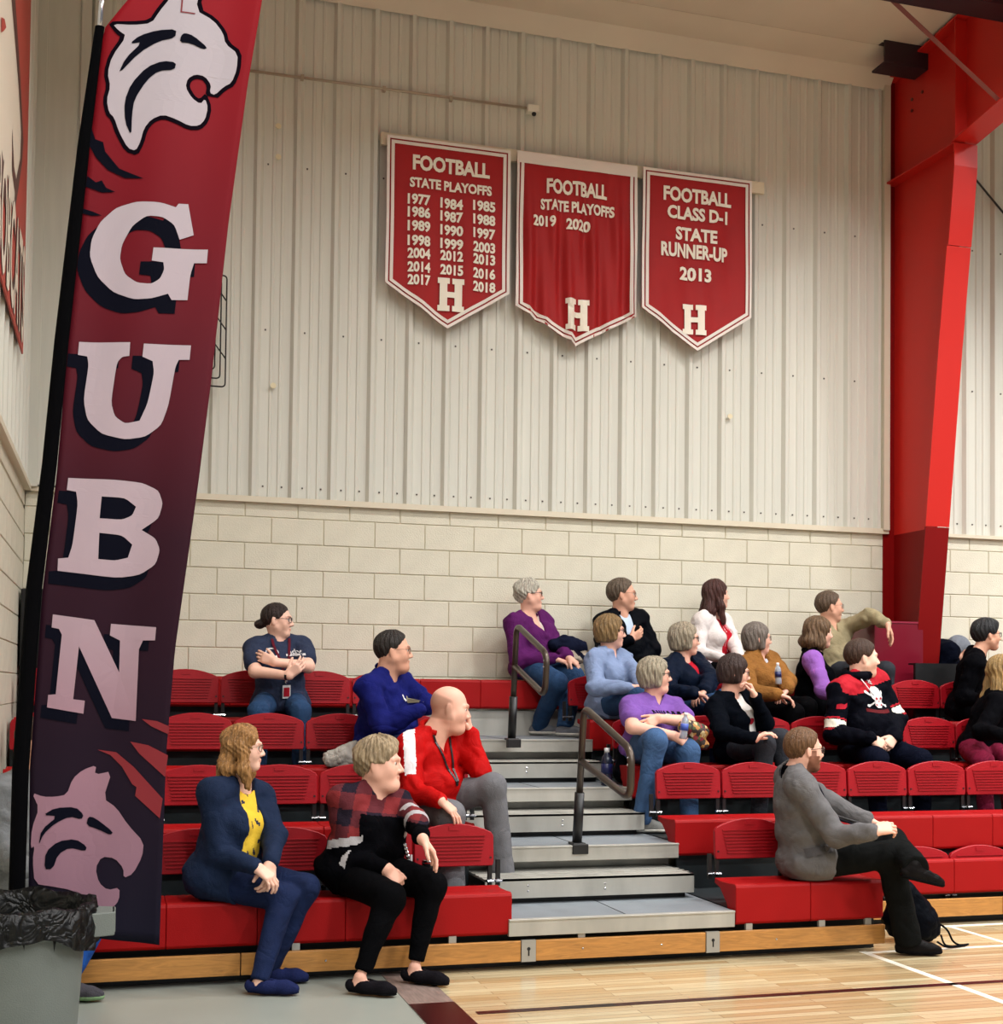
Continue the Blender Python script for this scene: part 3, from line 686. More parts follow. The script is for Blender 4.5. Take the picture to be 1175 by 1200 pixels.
def fbm(p,sc,seed=0.):
    q=p*sc; return (np.sin(q[:,0]*1.3+seed+1.7*np.sin(q[:,1]*.9+seed*2))+np.sin(q[:,1]*1.1-seed+1.5*np.sin(q[:,2]*1.2+seed))+np.sin(q[:,2]*1.4+seed*3+1.6*np.sin(q[:,0]*.8)))/3
# ---------------------------------------------------------------- figure materials
def skin(c,nm): return mat('skin_'+nm,c,.55,bump=.08,bscale=250,var=.05,vscale=14,tint=True,spec=.35)
def cloth(nm,c,rough=.85,bump=.35,bscale=180,var=.10,vscale=14,wr=.26): return mat(wr=wr,wrs=5.5,name=nm,col=c,rough=rough,bump=bump,bscale=bscale,var=var,vscale=vscale,spec=.12 if sum(c)>110 else .03)
def hairm(nm,c): return mat(nm,c,.5,bump=.9,bscale=60,var=.42,vscale=26,stretch=(3.2,3.2,.5),spec=.35,detail=5)
def denim(nm,c): return mat(nm,c,.85,bump=.35,bscale=220,var=.22,vscale=9,spec=.15,wr=.28,wrs=7)
m_eye=mat('eye_white',(225,215,205),.25); m_iris=mat('iris_dark',(30,20,15),.2); m_frame=mat('glasses_frame',(30,22,22),.3); m_framel=mat('wire_frame_metal',(120,95,75),.3,metal=.6)
m_rub=mat('white_sole',(220,216,205),.6)
def lens_mat():
    m=bpy.data.materials.new('glasses_lens'); m.use_nodes=True; nt=m.node_tree; b=nt.nodes['Principled BSDF']; b.inputs['Roughness'].default_value=.05; b.inputs['Base Color'].default_value=(.6,.6,.6,1); b.inputs['Alpha'].default_value=.22; return m
m_lens=lens_mat()
# ---------------------------------------------------------------- kinematics
def onray(px,py,c,L,near=True):
    d=ray(px,py); d=d/np.linalg.norm(d); c=np.array(c,float); oc=CAMP-c; b=oc@d; q=oc@oc-L*L; D=b*b-q
    if D<0: 
        t=-b; P=CAMP+d*t; return c+nrm(P-c)*L if np.linalg.norm(P-c)>1.25*L else P
    t=-b-math.sqrt(D) if near else -b+math.sqrt(D); return CAMP+d*t
def yawdir(deg): a=math.radians(deg); return np.array([math.sin(a),-math.cos(a),0.])
def head_frame(yaw,pitch=0,tilt=0):
    f=yawdir(yaw); a=math.radians(pitch); u=np.array([0,0,1.]); F=f*math.cos(a)+u*math.sin(a); Lf=np.array([-f[1],f[0],0.])  # person's left
    U=np.cross(F,Lf); U=U/np.linalg.norm(U)
    if U[2]<0: U=-U
    t=math.radians(tilt); L2=Lf*math.cos(t)+U*math.sin(t); U2=U*math.cos(t)-Lf*math.sin(t)
    return F,L2,U2
def head_sdf(C,fr,s,jaw=1.0,fat=0.0):
    F,Lf,U=fr; C=np.array(C)
    P=lambda f,l,u: C+(F*f+Lf*l+U*u)*s
    Mx=np.array([F,Lf,U])
    big=[el(P(-.012,0,.028),A3((.097,.076,.088))*s,Mx), el(P(.028,0,-.03),A3((.062,.060+fat*.012,.082))*s,Mx)]
    big+= [rc(P(.0,sg*.050,-.05),P(.058,sg*.014*jaw,-.096),(.022+fat*.012)*s,(.018+fat*.004)*s) for sg in (1,-1)]
    big.append(el(P(.063,0,-.094),A3((.022,.026*jaw,.021))*s,Mx))
    if fat: big.append(el(P(.03,0,-.105),A3((.05,.05,.03))*s*(.8+fat*.4),Mx))
    fb=union(big,.03*s)
    small=[(rc(P(.086,0,.012),P(.108,0,-.030),.0075*s,.0115*s),.012),(el(P(.097,.012,-.035),A3((.011,.009,.009))*s,Mx),.008),(el(P(.097,-.012,-.035),A3((.011,.009,.009))*s,Mx),.008),
      (rc(P(.090,.010,.024),P(.074,.046,.022),.010*s,.008*s),.014),(rc(P(.090,-.010,.024),P(.074,-.046,.022),.010*s,.008*s),.014),
      (el(P(.090,0,-.0600),A3((.009,.015,.0055))*s,Mx),.006),(el(P(.089,0,-.0705),A3((.008,.014,.006))*s,Mx),.006),
      (el(P(.062,.038,-.030),A3((.014,.020,.022))*s,Mx),.04),(el(P(.062,-.038,-.030),A3((.014,.020,.022))*s,Mx),.04)]
    sock=[el(P(.100,sg*.031,.004),A3((.019,.017,.012))*s,Mx) for sg in (1,-1)]
    ears=[]
    for sg in (1,-1):
        ears+= [(el(P(-.010,sg*.079,-.008),A3((.017,.008,.031))*s,np.array([nrm(F-Lf*sg*.35),nrm(Lf+F*sg*.35),U])),.01)]
    def f(p):
        d=fb(p)
        for g,k in small: d=smin(d,g(p),k*s)
        for g in sock: d=smax(d,-g(p),.010*s)
        for g,k in ears: d=smin(d,g(p),k*s)
        return d
    return f
def tint_face(V,C,fr,s,beard=None,lips=(.88,.62,.58),brow=None,blush=.06,stubble=None,fringe=None,mous=None):
    F,Lf,U=fr; q=(V-C)/s; f=q@F;l=q@Lf;u=q@U; T=np.ones((len(V),3))
    def mix(m,c):
        m=np.clip(m,0,1)[:,None]; T[:]=T*(1-m)+np.array(c)*m
    mix(np.clip(1.6-((f-.07)/.03)**2-((abs(l)-.04)/.025)**2-((u+.02)/.025)**2,0,1)*blush*3,(1.0,.78,.74))
    mix((f>.082)*np.clip(2.0-((l)/.019)**2*1.6-((u+.0655)/.0095)**2*1.6,0,1)*.85,lips)
    if brow is not None: mix((f>.05)*np.clip(2-((abs(l)-.032)/.020)**2*1.5-((u-.024-.1*(.03-abs(abs(l)-.03)))/.0055)**2*1.5,0,1)*.75,brow)
    # lash and lid line
    mix((f>.06)*np.clip(1.8-((abs(l)-.031)/.016)**2*1.3-((u-.004)/.008)**2*1.5,0,1)*.38,(.35,.25,.22))
    mix(((f>.08)&(u<-.036)&(u>-.047))*np.clip(1.5-(abs(l)-.008)**2/3e-5,0,1)*.5,(.5,.35,.3))
    if stubble is not None: mix((f>.01)*(u<-.045)*.5*np.clip((-.045-u)/.02,0,1),stubble)
    if fringe is not None: mix(np.clip((.052-u+.25*(-f))/.014,0,1)*np.clip((u+.068)/.012,0,1)*np.clip((.020-f-.2*u)/.02,0,1)*.8,fringe)
    if mous is not None: mix(((f>.06)&(u<-.042)&(u>-.058)&(abs(l)<.026)).astype(float)*.7,mous)
    if beard is not None:
        m=((u<-.03-.0*f)&(f>-.01)&(u<-.03-(f>.06)*.02)).astype(float)*(1-np.clip(2.2-((l)/.022)**2*1.6-((u+.067)/.009)**2*1.6,0,1))
        m=np.maximum(m,((f<.040)&(f>.004)&(u<.0)&(u>-.09)).astype(float)*.9); m=np.maximum(m,((f>.05)&(u<-.045)&(u>-.056)&(abs(l)<.03)).astype(float)*.9); mix(m,beard)
    return T
def hand_sdf(Wp,D,N,side,s=1.0,curl=(20,30,20),spread=6,thumb=(35,20),finger_extra=None):
    """Wp wrist, D towards the fingers, N out of the palm, side +1 when the thumb lies toward cross(D,N)"""
    D=nrm(D); N=nrm(N-D*(np.array(N)@D)); T=np.cross(D,N)*side
    P=lambda d,t,n: Wp+(D*d+T*t+N*n)*s
    fs=[]; kn=[.030,.011,-.009,-.027]; ln=[.090,.093,.088,.080]; L3=[(.042,.026,.021),(.046,.029,.022),(.043,.027,.021),(.034,.021,.019)]; rr=[.0092,.0095,.009,.0080]
    for i in range(4): fs.append((rc(P(0.005,kn[i]*.55,0),P(ln[i],kn[i],0),.016*s,.0125*s),.016))
    for i in range(4):
        sp=math.radians(spread*(1.2-i*.8)); base=P(ln[i],kn[i],0); d=D*math.cos(sp)+T*math.sin(sp); ang=0; c=list(curl)
        if finger_extra: c=[c[j]+finger_extra[i][j] for j in range(3)]
        for j in range(3):
            ang+=math.radians(c[j]); dd=d*math.cos(ang)+N*math.sin(ang); e=base+dd*L3[i][j]*s
            fs.append((rc(base,e,rr[i]*s*(1-.07*j),rr[i]*s*(.93-.08*j)),.0035)); base=e
    b=P(.018,.024,.006); th=math.radians(thumb[0]); d1=nrm(D*math.cos(th)+T*math.sin(th)+N*.35); k=b+d1*.042*s; d2=nrm(d1+N*math.sin(math.radians(thumb[1]))*.8+D*.3); e1=k+d2*.034*s; d3=nrm(d2+D*.35); e2=e1+d3*.027*s
    fs+= [(rc(b,k,.016*s,.0125*s),.014),(rc(k,e1,.0118*s,.0105*s),.004),(rc(e1,e2,.0105*s,.0085*s),.004)]
    def f(p):
        d=fs[0][0](p)
        for g,kk in fs[1:]: d=smin(d,g(p),kk*s)
        return d
    return f
HAIR={}
def hair_sdf(style,C,fr,s,T=None):
    F,Lf,U=fr; C=np.array(C); P=lambda f,l,u: C+(F*f+Lf*l+U*u)*s; Mx=np.array([F,Lf,U])
    sk=el(P(-.012,0,.030),A3((.097,.076,.088))*s,Mx)
    def loc(p): q=(p-A3(C))/s; return q@A3(F),q@A3(Lf),q@A3(U)
    o=style
    th=o.get('t',.012); fs=[el(P(-.014,0,.030),A3((.098+th,.077+th*(.6 if o['kind'] in('short','bun') else 1),.089+th))*s,Mx)]
    kind=o['kind']
    if kind=='bob':
        w=o.get('w',.096); bt=o.get('bot',-.105)
        fs+= [el(P(-.028,0,-.015),A3((.092,w,.105))*s,Mx), rc(P(.012,w*.80,.03),P(.018,w*.82,bt+.03),.022*s,.022*s), rc(P(.012,-w*.80,.03),P(.018,-w*.82,bt+.03),.022*s,.022*s),rc(P(-.06,.03,0),P(-.055,.04,bt+.03),.04*s,.035*s),rc(P(-.06,-.03,0),P(-.055,-.04,bt+.03),.04*s,.035*s)]
    if kind=='long':
        w=o.get('w',.092); bt=o.get('bot',-.26); ff=o.get('ffront',.0)
        for sg in (1,-1):
            fs+= [rc(P(-.005,sg*w*.78,.03),P(.0+ff,sg*w*.95,-.10),.030*s,.036*s),rc(P(.0+ff,sg*w*.95,-.10),P(.02+ff*1.5,sg*w*.98,bt),.036*s,.022*s),rc(P(-.055,sg*.035,0),P(-.085,sg*.055,bt*.6),.048*s,.05*s),rc(P(-.085,sg*.055,bt*.6),P(-.09,sg*.05,bt*1.05),.05*s,.025*s)]
    if kind=='bun':
        fs+= [el(P(-.125,0,-.028),A3((.038,.036,.034))*s,Mx)]
    if o.get('poof'): fs.append(el(P(o['poof'][0],0,o['poof'][1]),A3(o['poof'][2])*s,Mx))
    hl=o.get('hair',(.088,.078)); nv=o.get('nrm',(.80,-.60)); nv=np.array(nv)/np.hypot(*nv)
    bot=o.get('bot',-.07 if kind=='short' else -.105)
    bald=o.get('bald',None); part=o.get('face_w',.066)
    amp=o.get('amp',.0022); fq=o.get('fq',17)
    def f(p):
        d=fs[0](p)
        for g in fs[1:]: d=smin(d,g(p),.022*s)
        a,l,u=loc(p)
        ang=np.arctan2(l,a+.02)
        wav=o.get('wave',0)
        d=d-(amp*np.sin(ang*fq+3*np.sin(u*24)+5*wav*np.sin(u*45))+amp*.8*np.sin(ang*fq*2.1+1.3+u*20)+amp*.5*np.sin(u*60+ang*5))*s-wav*.006*np.sin(u*55+ang*3)*s
        cut=((a-hl[0])*nv[0]+(u-hl[1])*nv[1])
        if kind in('bob','long'):
            fw=part; hy=o.get('hy',.098)
            e=(1-np.sqrt((l/fw)**2+(np.maximum(u+.02,0)/hy)**2+(np.maximum(-.10-u,0)/.5)**2))*.06
            cut=np.minimum(e,a-o.get('ear',.036)-np.clip(u,-.1,.08)*o.get('slant',.25))
            if o.get('bangs'): cut=np.minimum(cut,o['bangs']-u)
        d=smax(d,cut*s,(.022 if kind in('short','bun') else .008)*s)
        if kind in('short','bun'):
            d=smax(d,(bot-u)*s,.01*s)
            e=np.minimum(a+.030-.2*(u+.02),-(u-.002))   # keep the ears and jaw clear
            d=smax(d,np.minimum(e,.9)*s,.016*s)
        elif kind=='bob': d=smax(d,(bot-u+.18*np.clip(a,-.1,.1)*o.get('slope',0))*s,.008*s)
        if bald is not None:  # bare crown above this height at the front/top
            d=smax(d,(np.minimum(u-bald[0]+bald[1]*(-a-.02), 1e3))*s,.006*s)
        return d
    pts=[P(-.2,0,0)]
    lo=C-np.array([.2,.2,.2])*s; hi=C+np.array([.2,.2,.16])*s
    if kind=='long': lo[2]=C[2]+(o.get('bot',-.26)*1.05-.08)*s
    return f,lo,hi
BOXA=[]
def cut_box(dfun,Yk,z,sl=True):
    """flatten whatever presses on the seat"""
    def f(p):
        d=dfun(p); b=np.maximum(p[:,2]-z,np.minimum(Yk-.004-p[:,1],1e3)); return np.maximum(d,-b)
    return f
def person(sp):
    k=sp['row']; Yk=YR(k); s=sp.get('s',1.0); b=sp.get('b',1.0); g=sp.get('g',b)
    Y0=Yk+sp.get('dy',.16); seat=SZ(k)
    hp=atY(sp['hip'],900,Y0); Hc=np.array([hp[0],Y0,seat+sp.get('hipz',.095)*b**.5])
    Nk=atY(sp['neck'][0],sp['neck'][1],Y0+sp.get('lean',0)); 
    phi=sp['phi']; fdir=yawdir(phi); ldir=np.array([-fdir[1],fdir[0],0])
    up=nrm(Nk-Hc); Sv=nrm(ldir-up*(ldir@up)); Fv=np.cross(Sv,up); 
    if Fv@fdir<0: Fv=-Fv
    Ht=np.linalg.norm(Nk-Hc)
    TP=lambda l,f,u: Hc+Sv*l+Fv*f+up*u
    sw=sp.get('sw',.175*(b**.35))*s; tilt=sp.get('stilt',0)
    sh={1:Nk+Sv*sw-up*(.042+tilt)*s,-1:Nk-Sv*sw-up*(.042-tilt)*s}      # 1 left, -1 right
    hc=sp['head']; Hd=atY(hc[0],hc[1],Nk[1]+sp.get('hdy',-.02)); hs=s*sp.get('hs',1.0)
    fr=head_frame(sp['yaw'],sp.get('pitch',0),sp.get('tilt',0))
    root=thing('person',sp['label'],'person',(Hc[0],Hc[1],seat),sp.get('group'))
    # arms
    UA,FA=.285*s*sp.get('al',1),.245*s*sp.get('al',1); arms={}
    for sd,key in ((1,'L'),(-1,'R')):
        a=sp.get(key)
        if a is None:
            e=sh[sd]-up*.26*s+Sv*sd*.05; w=e+fdir*.2+np.array([0,0,-.02])-Sv*sd*.1
        else:
            e=onray(a[0],a[1],sh[sd],UA,a[4] if len(a)>4 else True); w=onray(a[2],a[3],e,FA,a[5] if len(a)>5 else True)
        arms[sd]=(e,w)
    # legs
    ph2=sp.get('lphi',phi); fl=yawdir(ph2); ll=np.array([-fl[1],fl[0],0]); legs={}
    TH,SHN=.41*s*sp.get('ll',1),.41*s; gz=DZ(k-1) if k else 0.
    for sd,key in ((1,'KL'),(-1,'KR')):
        hj=Hc+ll*sd*.088*b**.5
        a=sp.get(key)
        kn=onray(a[0],a[1],hj,TH,True) if a else hj+fl*TH+ll*sd*.03+np.array([0,0,.02])
        a2=sp.get('A'+key[1])
        if a2 is None: an=np.array([kn[0]+fl[0]*.02,min(kn[1]+fl[1]*.02,Yk-.12),gz+.085])
        elif len(a2)==2:
            zz=min(gz+.085,CAMH-.2); cand=[atZ(a2[0],py_,gz+.085) for py_ in np.linspace(803,1190,260)]
            an=min(cand,key=lambda P:abs(np.linalg.norm(P-kn)-SHN)*(1.0)+abs(pr(P)[1]-a2[1])*.005)
        else: an=onray(a2[0],a2[1],kn,SHN,a2[2]) 
        legs[sd]=(hj,kn,an)
    # ---- torso primitives, inflated by t
    def torso(t,hem=0.0,belly=True):
        q=Ht/.50; fs=[el(TP(0,.0,.02),A3((.158*b+t,.118*g+t,.115+t)),np.array([Sv,Fv,up])),
            el(TP(0,.018*g,.17*q),A3((.145*b+t,.112*g+t+.02*(g-1)*3,.15*q+t)),np.array([Sv,Fv,up])),
            el(TP(0,.0,.33*q),A3((.150*b**.6+t,.100*g**.7+t,.15*q+t)),np.array([Sv,Fv,up])),
            rc(sh[1]-Sv*.03-up*.01,sh[-1]+Sv*.03-up*.01,.052*b**.4+t,.052*b**.4+t),
            rc(Nk+up*.035*s,sh[1]-up*.004,.034*b**.3+t,.048*b**.3+t),rc(Nk+up*.035*s,sh[-1]-up*.004,.034*b**.3+t,.048*b**.3+t)]
        if sp.get('bust',0): 
            for sg in (1,-1): fs.append(el(TP(sg*.072*b**.5,.085*g**.7+.01*sp['bust'],.30*q),A3((.062,.055,.062))*(.8+.25*sp['bust'])+t,np.array([Sv,Fv,up])))
        return fs
    def armf(sd,t,t2=None,upto=1.0):
        e,w=arms[sd]; m=e+(w-e)*upto; t2=t if t2 is None else t2; bb=b**.5
        out=[rc(sh[sd],e,.050*bb+t,.041*bb+t)]
        if upto>0: out.append(rc(e,m,.040*bb+t,(.040+(.027-.040)*upto)*bb+t2))
        return out
    def legf(sd,t,t2=0.0):
        h,kn,an=legs[sd]; bb=b**.6
        return [rc(h,kn,.082*bb+t,.057*bb+t),rc(kn,an,.054*bb+t,.036+t+t2)]
    cb=lambda f: cut_box(f,Yk,seat+.004)
    allp=np.array([Hc,Nk,Hd,sh[1],sh[-1]]+[x for v in arms.values() for x in v]+[x for v in legs.values() for x in v])
    lo=allp.min(0)-.22; hi=allp.max(0)+.2
    hF=.0045 if k<3 else .005
    # ---- body (skin): hidden core at low detail, head and hands at high detail, one mesh
    nkc=rc(Hd-fr[0]*.022*hs-fr[2]*.05*hs,Nk-up*.03+Fv*.01,sp.get('neckr',.052)*hs,sp.get('neckr',.052)*1.12*hs)
    hsd=head_sdf(Hd,fr,hs,sp.get('jaw',1.0),sp.get('fat',0.))
    coreu=union(torso(-.012)+armf(1,-.004)+armf(-1,-.004)+legf(1,-.012)+legf(-1,-.012),.04)
    core=lambda p: smin(coreu(p),nkc(p),.03)
    parts=[]
    if not sp.get('nocore'): parts.append(mesh_sdf(cb(core),lo,hi,.018,B=4))
    hn=lambda p: smax(smin(smin(hsd(p),nkc(p),.03),coreu(p)+.004,.03),-( (p-A3(Nk))@A3(up)+.085),.01)
    parts.append(mesh_sdf(hn,Hd-np.array([.14,.14,.27]),Hd+np.array([.14,.14,.15]),hF))
    nhead=len(parts)-1
    bare=sp.get('bare',0)   # fraction of the arm that is uncovered, from the wrist
    for sd,key in ((1,'L'),(-1,'R')):
        if key in sp.get('hidehand',''): continue
        e,w=arms[sd]; D=nrm(w-e); hd=sp.get('H'+key,{})
        if 'dir' in hd: 
            tgt=atY(hd['dir'][0],hd['dir'][1],w[1]+hd['dir'][2]); D=nrm(tgt-w)
        N=np.array(hd.get('N',(0,0,-1)),float)
        if 'toward' in hd: N=Hd-w if hd['toward']=='face' else Hc+up*.25-w
        hsdf=hand_sdf(w,D,N,hd.get('side',-sd),s*hd.get('s',.95),hd.get('curl',(25,30,20)),hd.get('spread',5),hd.get('thumb',(35,25)))
        arm=union(armf(sd,0.0)[(0 if bare>.5 else 1):],.02); 
        hf=(lambda hs_,ar_,w_,e_,br_: (lambda p: smax(smin(hs_(p),ar_(p),.016),-((p-A3(w_))@A3(nrm(w_-e_))+.07) if br_==0 else -np.full(len(p),1.,f32),.01)))(hsdf,arm,w,e,bare)
        pts=np.array([w,w+D*.2]+([e,sh[sd]] if bare else [w-D*.08])); parts.append(mesh_sdf(hf,pts.min(0)-.08,pts.max(0)+.08,.0042 if not bare else .005))
    Vs=[];Fs=[];n=0;Ts=[]
    for i,(V,F) in enumerate(parts):
        Vs.append(V);Fs.append(F+n);n+=len(V)
        Ts.append(tint_face(V,Hd,fr,hs,**sp.get('face',{})) if i==nhead else np.ones((len(V),3)))
    T=np.concatenate(Ts); V=np.concatenate(Vs)
    if sp.get('tintfn'): T=sp['tintfn'](V,T,dict(arms=arms,sh=sh))
    obj('body',V,np.concatenate(Fs),sp['skin'],root,smooth=True,tint=T)
    # ---- eyes and glasses
    HP=lambda f,l,u: Hd+(fr[0]*f+fr[1]*l+fr[2]*u)*hs
    for sg in (1,-1):
        bb_=MB().ball((0,0,0),.0118*hs,10,8); V=np.concatenate(bb_.V)
        Rm=np.array([fr[1],fr[2],fr[0]]); V=V@Rm+HP(.0775,sg*.031,.003)   # ball z axis -> forward
        fm=[]; 
        for fc in bb_.F: c=np.mean([V[i] for i in fc],0)-HP(.0775,sg*.031,.003); fm.append(1 if nrm(c)@fr[0]>.70 else 0)
        obj('eye',V,bb_.F,[m_eye,m_iris],root,smooth=True,fmat=fm)
    if sp.get('glasses'):
        gm=m_frame if sp['glasses']=='dark' else m_framel; th=.0024 if sp['glasses']=='dark' else .0016; b_=MB(); ln=MB()
        rx,rz=(.026,.018)
        for sg in (1,-1):
            P=[]; 
            for i in range(16):
                a=2*PI*i/16; ca,sa=math.cos(a),math.sin(a); P.append(HP(.102-.006*(abs(ca)*ca*sg*sg>0)*0-.14*(.033+0*rx)*0-(abs(sg*.034+rx*ca)**2)*3.0,sg*.034+rx*np.sign(ca)*abs(ca)**.7,.002+rz*np.sign(sa)*abs(sa)**.7))
            b_.tube(P,th,6,caps=False,closed=True); ln.add(P,[tuple(range(16))])
            b_.tube([HP(.093,sg*.060,.008),HP(.05,sg*.078,.010),HP(-.005,sg*.082,.006),HP(-.02,sg*.082,-.01)],th*.9,6)
        b_.tube([HP(.103,-.010,.006),HP(.106,0,.009),HP(.103,.010,.006)],th,6)
        go=b_.build('glasses',gm,root,smooth=True); ln.build('lens',m_lens,go)
    # ---- hair
    if sp.get('hair'):
        hf,l_,h_=hair_sdf(sp['hair'],Hd,fr,hs); V,F=mesh_sdf(hf,l_,h_,.005,lip=1.15)
        if len(V): obj('hair',V,F,sp['hairm'],root,smooth=True)
    # ---- top
    o=sp['top']; t=o.get('t',.012); amp=o.get('amp',.0045); seed=sp['hip']*.37
    sl=o.get('sleeve',1.0); hemlen=o.get('hem',.06)
    shirt=None
    def folds(p,a): 
        n=fbm(p,34,seed); m=fbm(p*A3((1,1,.6)),62,seed+2)
        return a*(n*.9+.9*(.5-np.abs(n+m*.5)))
    def topf(t,sleeve,collar_d,amp,hem,openw=None,mast=None):
        fs=torso(t); 
        hipf=[el(TP(0,.01,-.005),A3((.175*b+t,.135*g+t,.10+t)),np.array([Sv,Fv,up]))]
        bf=union(fs+hipf,.05); av=[]
        for sd in (1,-1):
            if sleeve>.95: av.append(union(armf(sd,t,t*.9,.93),.03))
            elif sleeve>.5: av.append(union(armf(sd,t,t,(sleeve-.5)*2),.03))
            elif sleeve>0:
                e,w=arms[sd]; av.append(rc(sh[sd],sh[sd]+(e-sh[sd])*sleeve*2,.054*b**.5+t,.052*b**.5+t+.006))
            else: pass
        lg=[union(legf(sd,t+.002),.03) for sd in (1,-1)] if hem>.1 else []
        nkcut=rc(Nk+up*.02-Fv*.0,Nk+up*.20+Fv*.03,.060*s+collar_d,.075*s+collar_d)
        vcut=o.get('v',0)
        def f(p):
            d=bf(p)
            if lg:
                hc_=np.minimum(lg[0](p),lg[1](p)); q=p-A3(Hc); lim=q@A3(fl)-o.get('hemf',.16); hc_=np.maximum(hc_,lim); d=smin(d,hc_,.03)
            q=p-A3(Hc); u=q@A3(up); l=q@A3(Sv); ff=q@A3(Fv)
            d=smax(d,-(u+hem),.008) if hem<.1 else smax(d,-(p[:,2]-(seat-.02-hem*0)) if False else -(u+.20),.008)
            d=smax(d,-nkcut(p),.008)
            if vcut: 
                w=(u-(Ht-vcut))*.42; d=smax(d,np.minimum(w-np.abs(l),ff-.02),.006)
            if openw is not None:
                w=openw[0]+(openw[1]-openw[0])*np.clip(u/Ht,0,1)+ (u>Ht*1.0)*.0
                cutd=np.minimum(np.minimum(w-np.abs(l-openw[2]),ff-.015),u-openw[3]); d=smax(d,cutd,.006)
            for a_ in av: d=smin(d,a_(p),.035)
            d=d+folds(p,amp)
            return d
        return f
    rs=.0085 if k<2 else .0095
    if o.get('inner') is not None:
        fi=topf(o.get('ti',.004),0,o.get('icollar',-.004),.002,.03); 
        V,F=mesh_sdf(cb(fi),lo,hi,rs*1.15)
        im=o['inner']; fmi=None
        if o.get('ipaint'): fmi=o['ipaint'](V[F].mean(1),dict(Hc=Hc,Sv=Sv,Fv=Fv,up=up,Ht=Ht,sh=sh,arms=arms))
        ino=obj('shirt',V,F,im,root,smooth=True,fmat=fmi)
    ft=topf(t,sl,o.get('collar',.0),amp,hemlen,o.get('open'))
    V,F=mesh_sdf(cb(ft),lo,hi,rs,lip=1.1)
    fm=None
    ctx=dict(Hc=Hc,Sv=Sv,Fv=Fv,up=up,Ht=Ht,sh=sh,arms=arms,Nk=Nk,legs=legs)
    if o.get('paint'): fm=o['paint'](V[F].mean(1),ctx)
    obj(o.get('name','shirt'),V,F,o['m'],root,smooth=True,fmat=fm)
    if o.get('band'):    # raised collar / hood roll round the neck
        cm,cr,cz=o['band'][:3]; P=[]
        wdt=o['band'][3] if len(o['band'])>3 else .066
        gap=o.get('bandgap',0)
        for i in range(17):
            a=-PI+gap+ (2*PI-2*gap)*i/16 ; P.append(Nk+up*(cz+.012*math.cos(a)*-1)+ (Fv*math.cos(a+PI)*-1*wdt*1.05+Sv*math.sin(a+PI)*wdt*1.1))
        P=[Nk+up*(cz-.018*(math.cos(t_)+.2))+Fv*(math.cos(t_)*wdt*1.1+.005)+Sv*math.sin(t_)*wdt*1.15 for t_ in np.linspace(gap,2*PI-gap,19)]
        MB().tube(P,cr,8,caps=True).build('collar',cm,root,smooth=True)
    # ---- trousers
    pn=sp['pants']; tp=pn.get('t',.006); pk=[]
    pf=union([el(TP(0,-.005,.0),A3((.160*b+tp,.120*g+tp,.105+tp)),np.array([Sv,Fv,up]))]+legf(1,tp,pn.get('flare',.008))+legf(-1,tp,pn.get('flare',.008)),.035)
    sho=pn.get('short',.0)
    def pfun(p):
        d=pf(p)+.0035*fbm(p,24,seed+5)+.002*fbm(p,48,seed+1)
        for sd in (1,-1):
            h_,kn_,an_=legs[sd]; ax=nrm(an_-kn_); q=(p-A3(an_))@A3(ax)-(.02-sho); near=np.sqrt(((p-A3(an_))**2).sum(1))<.2; d=np.where(near,smax(d,q,.006),d)
        return d
    V,F=mesh_sdf(cb(pfun),lo,hi,rs)
    obj('trousers',V,F,pn['m'],root,smooth=True)
    # ---- shoes
    if not sp.get('noshoes'):
        so=sp['shoe']
        for sd,key in ((1,'FL'),(-1,'FR')):
            h_,kn_,an_=legs[sd]; fy=sp.get(key,ph2)
            if isinstance(fy,(int,float)): fd=yawdir(fy)
            else: tg=atY(fy[0],fy[1],an_[1]+fy[2]); fd=nrm(tg-an_)
            airborne=not isinstance(fy,(int,float))
            upv=nrm(np.array([0,0,1.])-fd*fd[2]); base=an_-upv*.075
            sdv=np.cross(upv,fd); g0=base@upv
            Z=lambda f,u,l=0: base+fd*f+upv*u+sdv*l
            low=so.get('low',0)
            ps=[rc(Z(-.045,.035),Z(.03,.035),.032,.036),rc(Z(.03,.032),Z(.125,.026),.038,.034),rc(Z(.125,.026),Z(.165,.022),.034,.026)]
            if not low: ps.append(rc(Z(-.01,.04),Z(-.012,.085),.036,.040)); ps.append(rc(Z(-.01,.06),Z(.07,.045),.034,.034))
            sf=union(ps,.025)
            if low:
                hole=el(Z(.005,.068),(.062,.026,.034),np.array([fd,sdv,upv]))
                fn=lambda p,sf=sf,hole=hole: smax(smax(sf(p),-((p@A3(upv))-f32(g0)-.006),.004),-hole(p),.006)
                # bare instep joins the shoe to the leg
                foot=union([rc(an_+upv*.0,Z(-.01,.035),.031,.030),rc(Z(-.01,.035),Z(.08,.03),.029,.026)],.02); V,F=mesh_sdf(foot,an_-.14,an_+.2,.0055)
                obj('foot',V,F,sp['skin'],root,smooth=True,tint=np.ones((len(V),3)))
            else: fn=lambda p,sf=sf: smax(sf(p),-((p@A3(upv))-f32(g0)-.006),.004)
            V,F=mesh_sdf(fn,base-.24,base+.26,.006); sh_=obj('shoe',V,F,so['m'],root,smooth=True)
            sl_=lambda p,sf=sf: smax(smax(sf(p)-.004,(p@A3(upv))-f32(g0)-so.get('solez',.020),.004),-((p@A3(upv))-f32(g0)),.004)
            V,F=mesh_sdf(sl_,base-.24,base+.26,.007); 
            if len(V): obj('sole',V,F,so['sole'],sh_,smooth=True)
